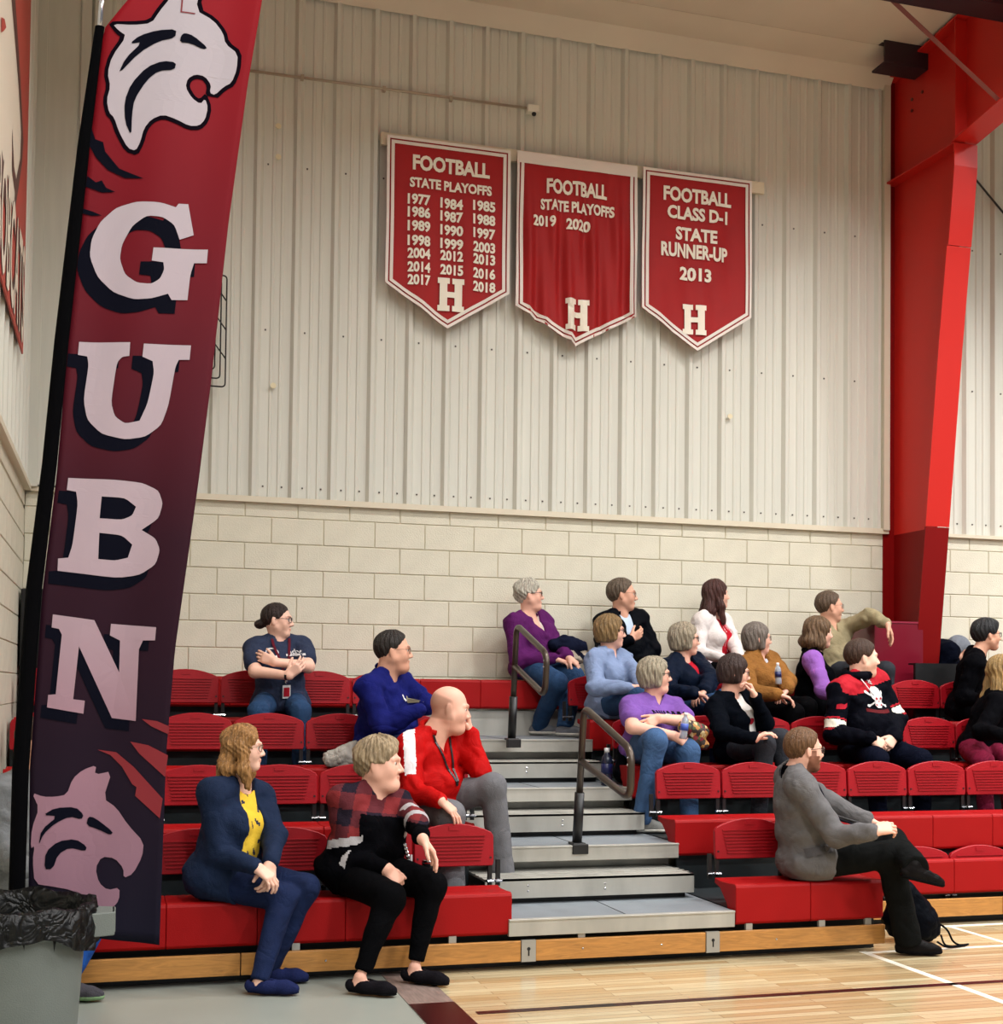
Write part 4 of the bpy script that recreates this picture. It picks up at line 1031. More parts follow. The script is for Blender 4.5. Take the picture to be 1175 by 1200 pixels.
    return root,dict(Hc=Hc,Nk=Nk,Hd=Hd,fr=fr,hs=hs,sh=sh,arms=arms,legs=legs,up=up,Sv=Sv,Fv=Fv,Ht=Ht,fl=fl,TP=TP)

from mathutils.bvhtree import BVHTree
def decal(target,name,m,c,loops,ax,ay,out,off=.004,sub=.02,text=None,size=.05,bold=.02,width=None,parent=None):
    """print lying on a garment: 2D outline projected on the cloth along -out"""
    par=parent or target.parent; of=OFF[target.name]; me=target.data
    bvh=BVHTree.FromPolygons([tuple(v.co) for v in me.vertices],[tuple(p.vertices) for p in me.polygons])
    c=np.array(c,float);ax=nrm(ax);ay=nrm(ay);out=nrm(out); last=[None]
    def fn(u,v):
        o=c+ax*u+ay*v+out*.35; h=bvh.ray_cast(Vector(o-of),Vector(-out))
        if h[0] is None or (np.array(h[0])+of-c)@out<-.12: return c+ax*u+ay*v
        return np.array(h[0])+of+out*off
    if text:
        o=textmesh(name,text,size,m,par,fn,bold=bold) if width is None else None
        if width is not None:
            o=textmesh(name,text,size,m,par,lambda u,v:(u,0,v),bold=bold)
            me2=o.data; xs_=[v.co.x+OFF[o.name][0] for v in me2.vertices]; f=width/(max(xs_)-min(xs_)); 
            for v in me2.vertices:
                u=(v.co.x+OFF[o.name][0])*f; w_=v.co.z+OFF[o.name][2]; v.co=Vector(fn(u,w_)-OFF[o.name])
        return o
    return flatpoly(name,loops,m,par,fn,sub=sub)
def kid(root,nm): return [c for c in root.children if c.name.split('.')[0]==nm][0]
def onto(target,P,out,off=.006):
    me=target.data; of=OFF[target.name]; bvh=BVHTree.FromPolygons([tuple(v.co) for v in me.vertices],[tuple(p.vertices) for p in me.polygons]); out=nrm(out); R_=[]
    for p in P:
        p=np.array(p,float); h=bvh.ray_cast(Vector(p+out*.35-of),Vector(-out)); R_.append((np.array(h[0])+of+out*off) if h[0] is not None and (np.array(h[0])+of-p)@out>-.15 else p)
    return R_
# ================================================================ PEOPLE
sk1=skin((234,186,164),'fair'); sk2=skin((214,160,134),'warm'); sk3=skin((228,174,152),'rosy')
blk=cloth('black_knit',(5,5,8)); blkp=cloth('black_trouser_cloth',(7,7,9)); nvy=cloth('navy_knit',(24,36,60)); jean=denim('blue_denim',(40,66,100)); jeand=denim('dark_denim',(20,32,64)); jeanl=denim('washed_denim',(92,122,160))
wht=cloth('white_knit',(228,222,216)); graysl=cloth('grey_slacks',(106,106,110)); bsole=cloth('black_sole',(14,14,16)); dkgray=cloth('charcoal_slacks',(44,46,52))
BR=(.45,.33,.26); BK=(.25,.18,.15); GY=(.7,.62,.56)
GR='spectators seated on the bleachers'
sh_blk=dict(m=cloth('black_leather',(20,18,18),.35,.1),sole=bsole); sh_gry=dict(m=cloth('grey_mesh_trainer',(110,112,118)),sole=m_rub,solez=.026)
def U(c,x): return (c-x['Hc'])@x['up']
def Lc(c,x): return (c-x['Hc'])@x['Sv']
def Ff(c,x): return (c-x['Hc'])@x['Fv']
def armt(c,x,sd):
    e,w=x['arms'][sd]; s_=x['sh'][sd]; a=e-s_; t=np.clip(((c-s_)@a)/(a@a),0,1); d1=np.linalg.norm(c-s_-t[:,None]*a,axis=1); b_=w-e; t2=np.clip(((c-e)@b_)/(b_@b_),0,1); d2=np.linalg.norm(c-e-t2[:,None]*b_,axis=1)
    return np.where(d1<=d2,t,1+t2),np.minimum(d1,d2)
# 1 woman in the navy cardigan
def ip(c,x):
    u,l=U(c,x),Lc(c,x); n=np.sin(u*62+np.sin(l*50)*1.5)*np.sin(l*70+u*20); return (n>.74).astype(int)
yel=cloth('yellow_blouse',(228,188,60)); m_flow=cloth('blouse_flower_navy',(52,52,70))
blue,cb_=person(dict(row=0,hip=262,neck=(279,921),phi=42,lphi=40,head=(285,877),yaw=78,b=1.2,g=1.15,bust=1.2,hs=.95,skin=sk1,group=None,
  label='long haired woman in navy cardigan and yellow blouse on the front bench',
  R=(257,1001,300,1016,True,True),L=(322,980,317,1012,True,True),HR=dict(dir=(318,1030,-.03),N=(0,.4,-1),curl=(25,35,25)),HL=dict(dir=(316,1032,-.04),N=(-.5,.3,-.8),curl=(35,40,25)),
  KR=(332,1052),KL=(358,1040),AR=(305,1150),AL=(318,1132),FR=72,FL=72,glasses='wire',
  hair=dict(kind='long',bot=-.20,w=.09,t=.014,wave=.9,amp=.003,face_w=.060,ffront=.012,ear=.040),hairm=hairm('light_brown_hair',(150,108,62)),
  face=dict(brow=BR),
  top=dict(name='cardigan',m=[nvy],t=.016,hem=.22,hemf=.17,open=(.075,.055,.0,-.05),inner=[yel,m_flow],ti=.008,ipaint=ip,icollar=.024,amp=.005,collar=.018),
  pants=dict(m=jeand,t=.006,flare=.004),shoe=dict(m=cloth('navy_suede_shoe',(26,34,74)),sole=cloth('navy_sole',(20,24,50)),low=1,solez=.012)))
# 2 woman in black top with plaid yoke
m_pr=cloth('plaid_red',(118,40,42)); m_pd=cloth('plaid_dark_red',(84,34,40)); m_pk=cloth('plaid_black',(34,28,38)); m_gb=cloth('grey_band',(168,164,166))
def p_plaid(c,x):
    u=U(c,x); r=np.zeros(len(c),int); tR,dR=armt(c,x,-1); tL,dL=armt(c,x,1); l=Lc(c,x); f=Ff(c,x)
    arm=(np.minimum(dR,dL)<.10)&(np.abs(l)>.13); t=np.where(dR<dL,tR,tL)
    yoke=((u>x['Ht']-.10-.0*np.abs(l))&~arm)|(arm&(t<.66))
    a=np.floor((l*.8+f*.9+5)/.085).astype(int)%2; b=np.floor((u+.02)/.085).astype(int)%2; pl=1+(a+b)
    r=np.where(yoke,pl,0); a2=(np.minimum(dR,dL)<.115)&(np.abs(l)>.07); r=np.where(a2&(t>=.66)&(t<.80),4,r); r=np.where((np.minimum(dR,dL)<.085)&(t>=1.04)&(t<1.18),4,r); return r
plaid,cp_=person(dict(row=0,hip=424,neck=(436,930),phi=28,lphi=32,head=(445,895),yaw=66,b=1.5,g=1.35,bust=1.0,hs=1.10,fat=1.,skin=sk3,sw=.195,neckr=.060,
  label='short haired woman in black top with red plaid shoulders on the front bench',
  R=(408,1006,452,1018,True,True),L=(487,962,494,982,True,True),HR=dict(dir=(482,1050,-.05),N=(.3,.5,-.8),curl=(60,70,40),s=1.0),HL=dict(dir=(512,1006,-.02),N=(-.6,-.1,-.9),curl=(18,18,10),spread=9,s=1.0),
  KR=(456,1052),KL=(505,1038),AR=(422,1146),AL=(486,1134),FR=58,FL=52,
  hair=dict(kind='short',t=.022,bot=-.07,hair=(.094,.074),nrm=(.86,-.5),amp=.0035,fq=13,wave=.5,poof=(.02,.09,(.06,.062,.035))),hairm=hairm('ash_blond_hair',(156,136,108)),
  face=dict(brow=GY),
  top=dict(name='plaid_top',m=[blk,m_pr,m_pd,m_pk,m_gb],t=.012,paint=p_plaid,hem=.22,hemf=.06,amp=.006),
  pants=dict(m=blkp,t=.006,flare=-.004,short=.05),shoe=dict(m=cloth('black_suede_flat',(22,20,24)),sole=bsole,low=1,solez=.012)))
# 3 bald man, red jacket
m_redj=cloth('red_track_jacket',(172,4,4),.7,.15); m_whj=cloth('white_jacket_stripe',(232,228,230),.6,.15)
def p_redj(c,x):
    tR,dR=armt(c,x,-1); s_=x['sh'][-1]; a=nrm(x['arms'][-1][0]-s_); cd=nrm(s_-CAMP); v=nrm(np.cross(a,cd)); 
    if v[0]<0: v=-v
    o_=(c-s_)@v; al=(c-s_)@a
    return ((al<.20)&(np.abs(o_-(.005+al*-.05))<.034)&((c-s_)@cd<.035)&(np.linalg.norm(c-s_,axis=1)<.24)&(dR<.22)).astype(int)
redj,cr_=person(dict(row=1,hip=500,neck=(506,860),phi=34,lphi=38,head=(527,830),yaw=78,pitch=-8,b=1.3,g=1.35,hs=1.10,fat=1.,skin=sk3,lean=-.10,hdy=-.03,neckr=.064,sw=.19,
  label='bald man in a bright red jacket resting his cheek on his hand',
  R=(484,928,516,938,True,True),L=(563,904,551,858,True,False),HR=dict(dir=(548,966,-.05),N=(-.2,.5,-1),curl=(14,20,12),s=1.0),HL=dict(dir=(546,826,.0),N=(-1,.25,.1),side=1,curl=(12,14,12),s=.95,spread=3,thumb=(30,30)),
  KR=(528,955),KL=(577,922),AL=(590,1004),FL=75,FR=60,
  face=dict(brow=GY,stubble=(.80,.72,.68),fringe=(.50,.46,.42)),
  top=dict(name='jacket',m=[m_redj,m_whj],t=.018,paint=p_redj,hem=.06,amp=.008,v=.10,band=(m_redj,.017,.045,.062),bandgap=.5),
  pants=dict(m=graysl,t=.014,flare=.022),shoe=dict(m=cloth('brown_hiking_shoe',(70,62,40)),sole=cloth('brown_sole',(50,26,22)))))
# 4 man in royal blue sweatshirt
m_royal=cloth('royal_blue_fleece',(16,22,92))
roy,cy_=person(dict(row=2,hip=449,neck=(450,794),phi=48,head=(461,763),yaw=80,b=1.4,g=1.4,hs=1.07,fat=.9,skin=sk2,lean=-.06,sw=.20,neckr=.062,
  label='dark haired man with glasses in a royal blue sweatshirt with folded arms',glasses='wire',
  R=(448,852,492,832,True,True),L=(500,826,470,836,True,False),hidehand='LR',
  hair=dict(kind='short',t=.012,bot=-.06,hair=(.074,.086),nrm=(.82,-.57),amp=.002),hairm=hairm('near_black_hair',(36,30,26)),
  face=dict(brow=BK,stubble=(.8,.72,.68)),
  top=dict(name='sweatshirt',m=[m_royal],t=.018,hem=.06,amp=.008),pants=dict(m=jeand),shoe=sh_blk))
# 5 woman with bun and dark T-shirt
m_tee=cloth('faded_navy_tee',(44,52,74)); m_lan=cloth('maroon_lanyard',(90,22,36))
bun,cn_=person(dict(row=3,hip=327,neck=(326,752),phi=8,lphi=5,head=(325,727),yaw=72,b=1.12,g=1.1,bust=.9,hs=.98,skin=sk1,bare=1,sw=.175,glasses='dark',
  label='woman with dark bun, folded arms and lanyard on a faded navy T-shirt',
  R=(299,787,338,792,True,True),L=(361,781,322,776,True,True),HR=dict(dir=(352,780,-.02),N=(0,.9,.2),curl=(25,30,20)),HL=dict(dir=(312,772,.02),N=(0,1,0),curl=(20,30,20)),
  KR=(303,833),KL=(352,833),
  hair=dict(kind='bun',t=.008,bot=-.07,hair=(.082,.080),nrm=(.85,-.5),amp=.0015),hairm=hairm('dark_brown_hair',(40,26,22)),
  face=dict(brow=BK),
  top=dict(name='t_shirt',m=[m_tee],t=.014,hem=.06,sleeve=.32,amp=.006),pants=dict(m=jean,t=.008),shoe=sh_gry))
# 6 older woman in purple sweater
m_plum=cloth('plum_sweater',(84,26,86))
pur,cu_=person(dict(row=4,hip=624,neck=(618,723),phi=34,lphi=42,head=(620,697),yaw=80,pitch=3,b=1.3,g=1.2,bust=1.,hs=1.0,fat=.5,skin=sk3,glasses='dark',dy=.14,
  label='older woman with white hair in a plum purple sweater and jeans on the top row',
  R=(606,772,650,772,True,True),L=(652,758,666,770,True,True),HR=dict(dir=(664,776,-.03),N=(0,.3,-1)),HL=dict(dir=(676,778,-.03),N=(0,.3,-1)),
  KR=(653,800),KL=(672,793),AR=(631,848),AL=(662,849),FR=68,FL=60,
  hair=dict(kind='short',t=.018,bot=-.09,hair=(.088,.072),nrm=(.86,-.5),amp=.0035,fq=13,wave=.6),hairm=hairm('white_grey_hair',(180,174,160)),
  face=dict(brow=(.85,.8,.75)),
  top=dict(name='sweater',m=[m_plum],t=.018,hem=.06,amp=.007,v=.16,inner=[wht],ti=.008,icollar=.012,collar=.012),pants=dict(m=jean,t=.014,flare=.014),shoe=sh_gry))
# 7 man in black jacket
m_blkj=cloth('black_shell_jacket',(6,8,14),.55,.2); m_shirtb=cloth('pale_blue_shirt',(186,202,222))
blm,ck_=person(dict(row=4,hip=733,neck=(727,721),phi=14,head=(729,697),yaw=72,b=1.15,g=1.1,hs=1.07,skin=sk2,glasses='wire',
  label='moustached man in a black jacket over a pale blue shirt, top row',
  R=(706,764,750,744,True,True),L=(765,762,748,778,True,True),HR=dict(dir=(766,734,.03),N=(0,1,.3),curl=(20,30,20)),HL=dict(dir=(742,792,-.04),N=(0,.6,-.6)),
  hair=dict(kind='short',t=.014,bot=-.06,hair=(.074,.086),nrm=(.82,-.57),amp=.002),hairm=hairm('greying_brown_hair',(92,78,64)),
  face=dict(brow=BK,mous=(.4,.32,.28)),
  top=dict(name='jacket',m=[m_blkj],t=.020,hem=.06,amp=.007,open=(.0,.05,.0,.28),inner=[m_shirtb],ti=.008,icollar=.01,band=(m_blkj,.016,.035,.06),bandgap=.6),pants=dict(m=blkp),shoe=sh_blk))
# 8 woman in light blue sweatshirt
m_lbl=cloth('light_blue_fleece',(122,138,170))
lbw,cl_=person(dict(row=3,hip=714,neck=(712,767),phi=34,lphi=45,head=(715,740),yaw=76,b=1.12,g=1.1,bust=.8,hs=1.0,skin=sk3,glasses='dark',
  label='woman with brown bob haircut in a light blue sweatshirt beside the aisle',
  R=(698,806,738,806,True,True),L=(744,788,750,806,True,True),HR=dict(dir=(752,804,-.02)),HL=dict(dir=(742,812,-.02)),KR=(748,818),KL=(765,812),
  hair=dict(kind='bob',bot=-.085,w=.094,t=.016,amp=.003,ear=.030,face_w=.064),hairm=hairm('chestnut_bob_hair',(126,100,64)),
  face=dict(brow=BR),
  top=dict(name='sweatshirt',m=[m_lbl],t=.020,hem=.10,hemf=.05,amp=.009,v=.045),pants=dict(m=jean,t=.010),shoe=sh_gry))
# 9 woman in purple T-shirt
m_viol=cloth('violet_tee',(118,80,156))
vio,cv_=person(dict(row=2,hip=762,neck=(765,822),phi=14,lphi=20,head=(767,791),yaw=72,b=1.3,g=1.25,bust=1.1,hs=1.0,fat=.5,skin=sk3,bare=1,glasses='dark',sw=.19,
  label='woman with grey bob haircut in a violet T-shirt holding a water bottle and patterned bag',
  R=(741,852,788,862,True,True),L=(806,846,772,842,True,True),HR=dict(dir=(812,874,-.03),N=(.2,.8,-.5),curl=(25,35,25)),HL=dict(dir=(752,852,-.03),N=(0,.9,-.2),curl=(15,20,15),spread=8),
  KR=(768,868),KL=(806,880),AR=(752,928),FR=78,
  hair=dict(kind='bob',bot=-.095,w=.095,t=.015,amp=.003,ear=.032,face_w=.062),hairm=hairm('ash_grey_hair',(150,140,120)),
  face=dict(brow=GY),
  top=dict(name='t_shirt',m=[m_viol],t=.014,hem=.06,sleeve=.30,amp=.006,v=.03),pants=dict(m=denim('mid_denim',(62,90,128)),t=.012,flare=.012),shoe=dict(m=cloth('grey_slip_on',(128,128,124)),sole=m_rub)))
# 10 woman in navy puffer
m_puff=cloth('navy_puffer',(14,22,38),.45,.3); m_redt=cloth('red_top',(170,24,40))
puf,cf_=person(dict(row=3,hip=806,neck=(798,775),phi=28,lphi=40,head=(802,749),yaw=76,b=1.18,g=1.15,bust=.9,hs=1.02,skin=sk3,glasses='dark',
  label='woman with grey bob haircut in a quilted navy jacket over a red top',
  R=(783,812,814,812,True,True),L=(832,795,826,810,True,True),HR=dict(dir=(826,816,-.03),s=.9),HL=dict(dir=(814,818,-.03),s=.9),KR=(838,824),KL=(850,818),
  hair=dict(kind='bob',bot=-.09,w=.090,t=.014,amp=.003,ear=.022,face_w=.064),hairm=hairm('pepper_grey_hair',(146,134,114)),
  face=dict(brow=GY),
  top=dict(name='puffer_jacket',m=[m_puff],t=.026,hem=.06,amp=.009,open=(.055,.045,.0,-.02),inner=[m_redt],ti=.010,icollar=.018,band=(m_puff,.022,.03,.064),bandgap=.6),pants=dict(m=jean),shoe=sh_gry))
# 11 woman in white cardigan
m_wc=cloth('ivory_cardigan',(222,212,208)); m_rb=cloth('red_blouse',(172,20,36)); m_rw=cloth('blouse_white_streak',(224,196,200))
def ipr(c,x): l=Lc(c,x); u=U(c,x); return ((np.sin(l*150+2*np.sin(u*18))>.90)&(np.sin(u*34+l*60)>-.5)).astype(int)
wcw,cw_=person(dict(row=4,hip=834,neck=(835,722),phi=32,head=(839,697),yaw=84,pitch=3,b=1.05,g=1.0,bust=1.0,hs=.98,skin=sk3,
  label='woman with long dark auburn hair in a white cardigan over a red blouse, top row',
  R=(818,764,848,772,True,True),L=(860,756,868,772,True,True),hidehand='LR',
  hair=dict(kind='long',bot=-.24,w=.080,t=.014,amp=.003,ear=.034,face_w=.060,ffront=.004,poof=(-.01,.10,(.06,.05,.03))),hairm=hairm('dark_auburn_hair',(66,34,28)),
  face=dict(brow=BK),
  top=dict(name='cardigan',m=[m_wc],t=.015,hem=.06,amp=.006,open=(.075,.06,.01,-.05),inner=[m_rb,m_rw],ipaint=ipr,ti=.008,icollar=.022,collar=.016),pants=dict(m=blkp),shoe=sh_blk))
# 12 woman in black cardigan, chin on hand
m_jet=cloth('jet_cardigan',(6,9,16))
jet,cj_=person(dict(row=2,hip=864,neck=(853,815),phi=30,lphi=35,head=(860,788),yaw=76,pitch=-6,b=1.08,g=1.05,bust=.7,hs=1.0,skin=sk3,glasses='dark',lean=-.05,
  label='woman with dark brown bob in a black cardigan, chin on her hand',
  R=(846,858,884,866,True,True),L=(897,848,884,816,True,True),HR=dict(dir=(900,858,-.02),s=.9),HL=dict(dir=(876,797,.02),N=(-1,.3,.3),side=1,curl=(45,55,35),s=.9),
  KR=(896,872),KL=(914,866),AR=(888,940),AL=(930,940),FR=62,
  hair=dict(kind='bob',bot=-.085,w=.088,t=.013,amp=.002,ear=.024,face_w=.062,poof=(-.01,.10,(.055,.05,.03))),hairm=hairm('deep_brown_hair',(46,28,22)),
  face=dict(brow=BK),
  top=dict(name='cardigan',m=[m_jet],t=.018,hem=.06,amp=.007,open=(.045,.04,.02,-.03),inner=[wht],ti=.008,icollar=.022,collar=.01),pants=dict(m=dkgray,t=.010),shoe=dict(m=cloth('ivory_sneaker',(214,208,190)),sole=m_rub)))
# 13 woman in brown teddy coat
m_ted=cloth('camel_teddy_fleece',(134,90,44),.95,.8,90,.16)
ted,ct_=person(dict(row=3,hip=894,neck=(886,772),phi=30,lphi=45,head=(887,748),yaw=82,b=1.15,g=1.15,bust=.6,hs=1.0,skin=sk3,glasses='wire',
  label='woman with straight grey hair and glasses in a camel brown fleece coat',
  R=(878,812,912,814,True,True),L=(922,798,922,808,True,True),HR=dict(dir=(924,818,-.02),s=.9),HL=dict(dir=(914,816,-.02),s=.9),KR=(930,836),KL=(945,828),
  hair=dict(kind='bob',bot=-.10,w=.085,t=.012,amp=.002,ear=.030,face_w=.060),hairm=hairm('iron_grey_hair',(108,98,90)),
  face=dict(brow=GY),
  top=dict(name='fleece_coat',m=[m_ted],t=.026,hem=.06,amp=.006,open=(.0,.035,.01,.34),inner=[cloth('pale_grey_shirt',(170,170,176))],ti=.008,icollar=.012,band=(m_ted,.022,.02,.07),bandgap=.5),pants=dict(m=blkp,t=.012),shoe=sh_blk))
# 14 woman in black vest with lilac sleeves
m_lil=cloth('lilac_sleeve',(142,92,172))
def p_vest(c,x):
    tR,dR=armt(c,x,-1); tL,dL=armt(c,x,1); l=Lc(c,x); sw_=np.linalg.norm(x['sh'][1]-x['sh'][-1])/2; return ((np.abs(l)>sw_-.035)&(np.minimum(dR,dL)<.085)|((np.minimum(np.where(dR<.075,tR,0),9)>.35)&(dR<.075))|((dL<.075)&(tL>.35))).astype(int)
ves,ce_=person(dict(row=3,hip=952,neck=(951,768),phi=62,head=(959,741),yaw=84,b=1.12,g=1.15,bust=.7,hs=1.0,skin=sk3,
  label='woman with shoulder length brown hair in a black vest with lilac sleeves',
  R=(966,810,992,822,True,True),L=None,hidehand='LR',
  hair=dict(kind='long',bot=-.12,w=.088,t=.014,amp=.003,ear=.044,face_w=.058,ffront=-.02),hairm=hairm('soft_brown_hair',(98,74,50)),
  face=dict(brow=BR),
  top=dict(name='vest',m=[blk,m_lil],t=.018,hem=.06,amp=.006,paint=p_vest,band=(blk,.02,.03,.06)),pants=dict(m=blkp,t=.012),shoe=sh_blk))
# 15 man in tan shirt, arm over the guard box
m_tan=cloth('khaki_shirt',(146,134,104))
tan,ca_=person(dict(row=4,hip=980,neck=(971,735),phi=18,head=(972,711),yaw=80,b=1.15,g=1.1,hs=1.05,skin=sk2,glasses='wire',
  label='man in a khaki shirt resting his arm on the burgundy guard box',
  dy=.04,R=(948,772,960,790,True,True),L=(1020,722,1039,731,True,True),HL=dict(dir=(1049,757,-.01),N=(-.5,.2,-.4),curl=(12,20,12),spread=8,s=1.0),hidehand='R',
  hair=dict(kind='short',t=.012,bot=-.06,hair=(.074,.086),nrm=(.82,-.57),amp=.002),hairm=hairm('brown_grey_hair',(84,66,50)),
  face=dict(brow=BK),
  top=dict(name='shirt',m=[m_tan],t=.020,hem=.06,amp=.008,v=.05,inner=[blk],ti=.006,icollar=.004,band=(m_tan,.012,.02,.062),bandgap=.4),pants=dict(m=dkgray),shoe=sh_blk))
# 16 man in hockey hoodie
m_hb=cloth('black_hockey_jersey',(7,8,16),.7,.15); m_hr=cloth('red_jersey_yoke',(168,24,38),.7,.15); m_hw=cloth('white_jersey_band',(228,222,206),.7,.1)
def p_hoc(c,x):
    u=U(c,x); l=Lc(c,x); tR,dR=armt(c,x,-1); tL,dL=armt(c,x,1); arm=(np.minimum(dR,dL)<.11)&(np.abs(l)>.15); t=np.where(dR<dL,tR,tL)
    r=np.where((u>x['Ht']-.085+.0*np.abs(l))&(np.abs(l)<.26)&(t<.10),1,0); r=np.where(arm&(t>.72)&(t<.90),2,r); r=np.where(arm&(((t>.66)&(t<.70))|((t>.92)&(t<.96))),1,r); return r
hoc,ch_=person(dict(row=2,hip=1018,neck=(1004,797),phi=18,lphi=28,head=(1010,771),yaw=76,b=1.4,g=1.25,hs=1.10,fat=.3,skin=sk1,sw=.215,neckr=.058,
  label='young man in a black and red hockey hoodie with a skull emblem',
  al=1.12,R=(978,860,1020,866,True,True),L=(1056,856,1048,864,True,True),HR=dict(dir=(1044,880,-.04),N=(.2,.8,-.4),curl=(40,50,30),s=1.0),HL=dict(dir=(1032,884,-.06),N=(-.2,.8,-.4),curl=(45,55,35),s=1.0),KR=(1026,890),KL=(1078,892),
  hair=dict(kind='short',t=.012,bot=-.06,hair=(.080,.074),nrm=(.85,-.52),amp=.0015),hairm=hairm('brown_short_hair',(60,40,28)),
  face=dict(brow=BR,stubble=(.82,.7,.62)),
  top=dict(name='hoodie',m=[m_hb,m_hr,m_hw],t=.024,hem=.06,amp=.008,paint=p_hoc,band=(m_hb,.036,.050,.072)),pants=dict(m=cloth('navy_jeans',(10,13,26)),t=.014),shoe=sh_blk))
# 17 man in grey blazer, legs crossed
m_blaz=cloth('grey_tweed_blazer',(98,96,97),.9,.5,260,.14)
bla,cz_=person(dict(row=0,hip=948,neck=(929,907),phi=72,lphi=74,head=(942,879),yaw=88,b=1.2,g=1.3,hs=1.05,skin=sk3,glasses='dark',sw=.18,hipz=.10,neckr=.056,
  label='bearded man in a grey blazer with crossed legs at the end of the front bench',
  R=(980,980,1024,974,True,True),L=(1004,962,1032,970,False,True),HR=dict(dir=(1050,968,-.02),N=(.0,.6,-.6),curl=(30,45,30),s=1.0),HL=dict(dir=(1046,976,-.04),N=(-.4,-.4,-.6),curl=(40,50,35),s=.95),
  KR=(1042,1002),KL=(1045,986),AR=(1064,1102),AL=(1072,1016,True),FR=72,FL=(1106,1024,-.02),
  hair=dict(kind='short',t=.011,bot=-.065,hair=(.074,.086),nrm=(.82,-.57),amp=.0015),hairm=hairm('auburn_brown_hair',(96,66,40)),
  face=dict(brow=BR,beard=(.26,.18,.14)),
  top=dict(name='blazer',m=[m_blaz],t=.022,hem=.20,hemf=.10,amp=.006,open=(.05,.045,.0,.12),inner=[blk],ti=.008,icollar=-.004,collar=.022),
  pants=dict(m=cloth('charcoal_trousers',(18,19,19)),t=.016,flare=.022),shoe=sh_blk))
# 18 young man at the right edge
yng,cg_=person(dict(row=3,hip=1130,neck=(1143,768),phi=55,head=(1156,744),yaw=80,b=1.0,g=1.0,hs=1.02,skin=sk2,glasses='dark',lean=-.12,
  label='young man with thick black hair and glasses in a black jacket at the right edge',
  R=(1128,818,1160,822,True,True),hidehand='LR',
  hair=dict(kind='short',t=.020,bot=-.06,hair=(.086,.070),nrm=(.85,-.52),amp=.002,poof=(.03,.09,(.06,.06,.035))),hairm=hairm('jet_black_hair',(16,15,18)),
  face=dict(brow=BK),
  top=dict(name='jacket',m=[blk],t=.026,hem=.06,amp=.007,open=(.02,.05,.0,.15),inner=[cloth('light_grey_tee',(176,182,196))],ti=.008,icollar=.004),pants=dict(m=blkp),shoe=sh_blk))
# 19 blond woman at the right edge
m_maro=cloth('maroon_leggings',(110,20,48))
blo,cx_=person(dict(row=2,hip=1146,neck=(1166,815),phi=66,lphi=30,head=(1175,788),yaw=86,b=1.05,g=1.05,hs=1.02,skin=sk3,lean=-.1,
  label='long haired blond woman in black top and maroon trousers at the right edge',
  R=(1150,858,1172,860,True,True),hidehand='LR',KR=(1152,892),KL=(1180,888),
  hair=dict(kind='long',bot=-.30,w=.084,t=.014,amp=.003,ear=.03,face_w=.06,ffront=-.03),hairm=hairm('dark_blond_hair',(140,112,68)),
  face=dict(brow=BR),
  top=dict(name='top',m=[blk],t=.022,hem=.06,amp=.007),pants=dict(m=m_maro,t=.012),shoe=sh_blk))
# 20 hunched figure behind
dk,_d=person(dict(row=4,hip=1100,neck=(1106,760),phi=70,head=(1123,764),yaw=100,pitch=-25,b=1.1,g=1.1,hs=1.05,skin=sk2,dy=.10,
  label='hunched person in a dark navy jacket and grey knitted cap right of the red column',
  R=(1100,800,1124,812,True,True),hidehand='LR',
  hair=dict(kind='short',t=.018,bot=-.09,hair=(.080,.04),nrm=(.86,-.5),amp=.0005),hairm=cloth('grey_knit_cap',(112,116,124)),
  face=dict(brow=BK),top=dict(name='jacket',m=[cloth('midnight_jacket',(7,10,22))],t=.026,hem=.06,amp=.007),pants=dict(m=blkp),shoe=sh_blk))
# 21 person hidden behind the flag
m_gj=cloth('grey_sport_jacket',(118,120,122),.6)
hid,_h=person(dict(row=0,hip=42,neck=(38,915),phi=30,lphi=40,head=(46,870),yaw=70,b=1.1,g=1.1,hs=1.0,skin=sk2,
  label='person in a grey jacket and blue jeans mostly hidden behind the feather flag',
  R=(2,1000,30,1020,True,True),L=None,hidehand='LR',KR=(118,1068),KL=(100,1050),AR=(74,1160),AL=(60,1150),FR=78,FL=70,
  hair=dict(kind='short',t=.010,bot=-.06),hairm=hairm('hidden_brown_hair',(70,50,38)),
  face=dict(brow=BR),top=dict(name='jacket',m=[m_gj],t=.022,hem=.06,amp=.007),pants=dict(m=denim('bright_denim',(28,76,150)),t=.012),shoe=dict(m=cloth('charcoal_trainer',(70,68,74)),sole=cloth('green_white_sole',(120,150,110)))))
# ================================================================ PRINTS ON CLOTHES, JEWELLERY, THINGS HELD
m_prt=cloth('white_print',(216,214,216),.7,.05); m_prk=cloth('black_print',(24,22,30),.7,.05); m_prr=cloth('red_print',(170,26,44),.7,.05)
def torso_pt(c,l,f,u): return c['TP'](l,f,u)
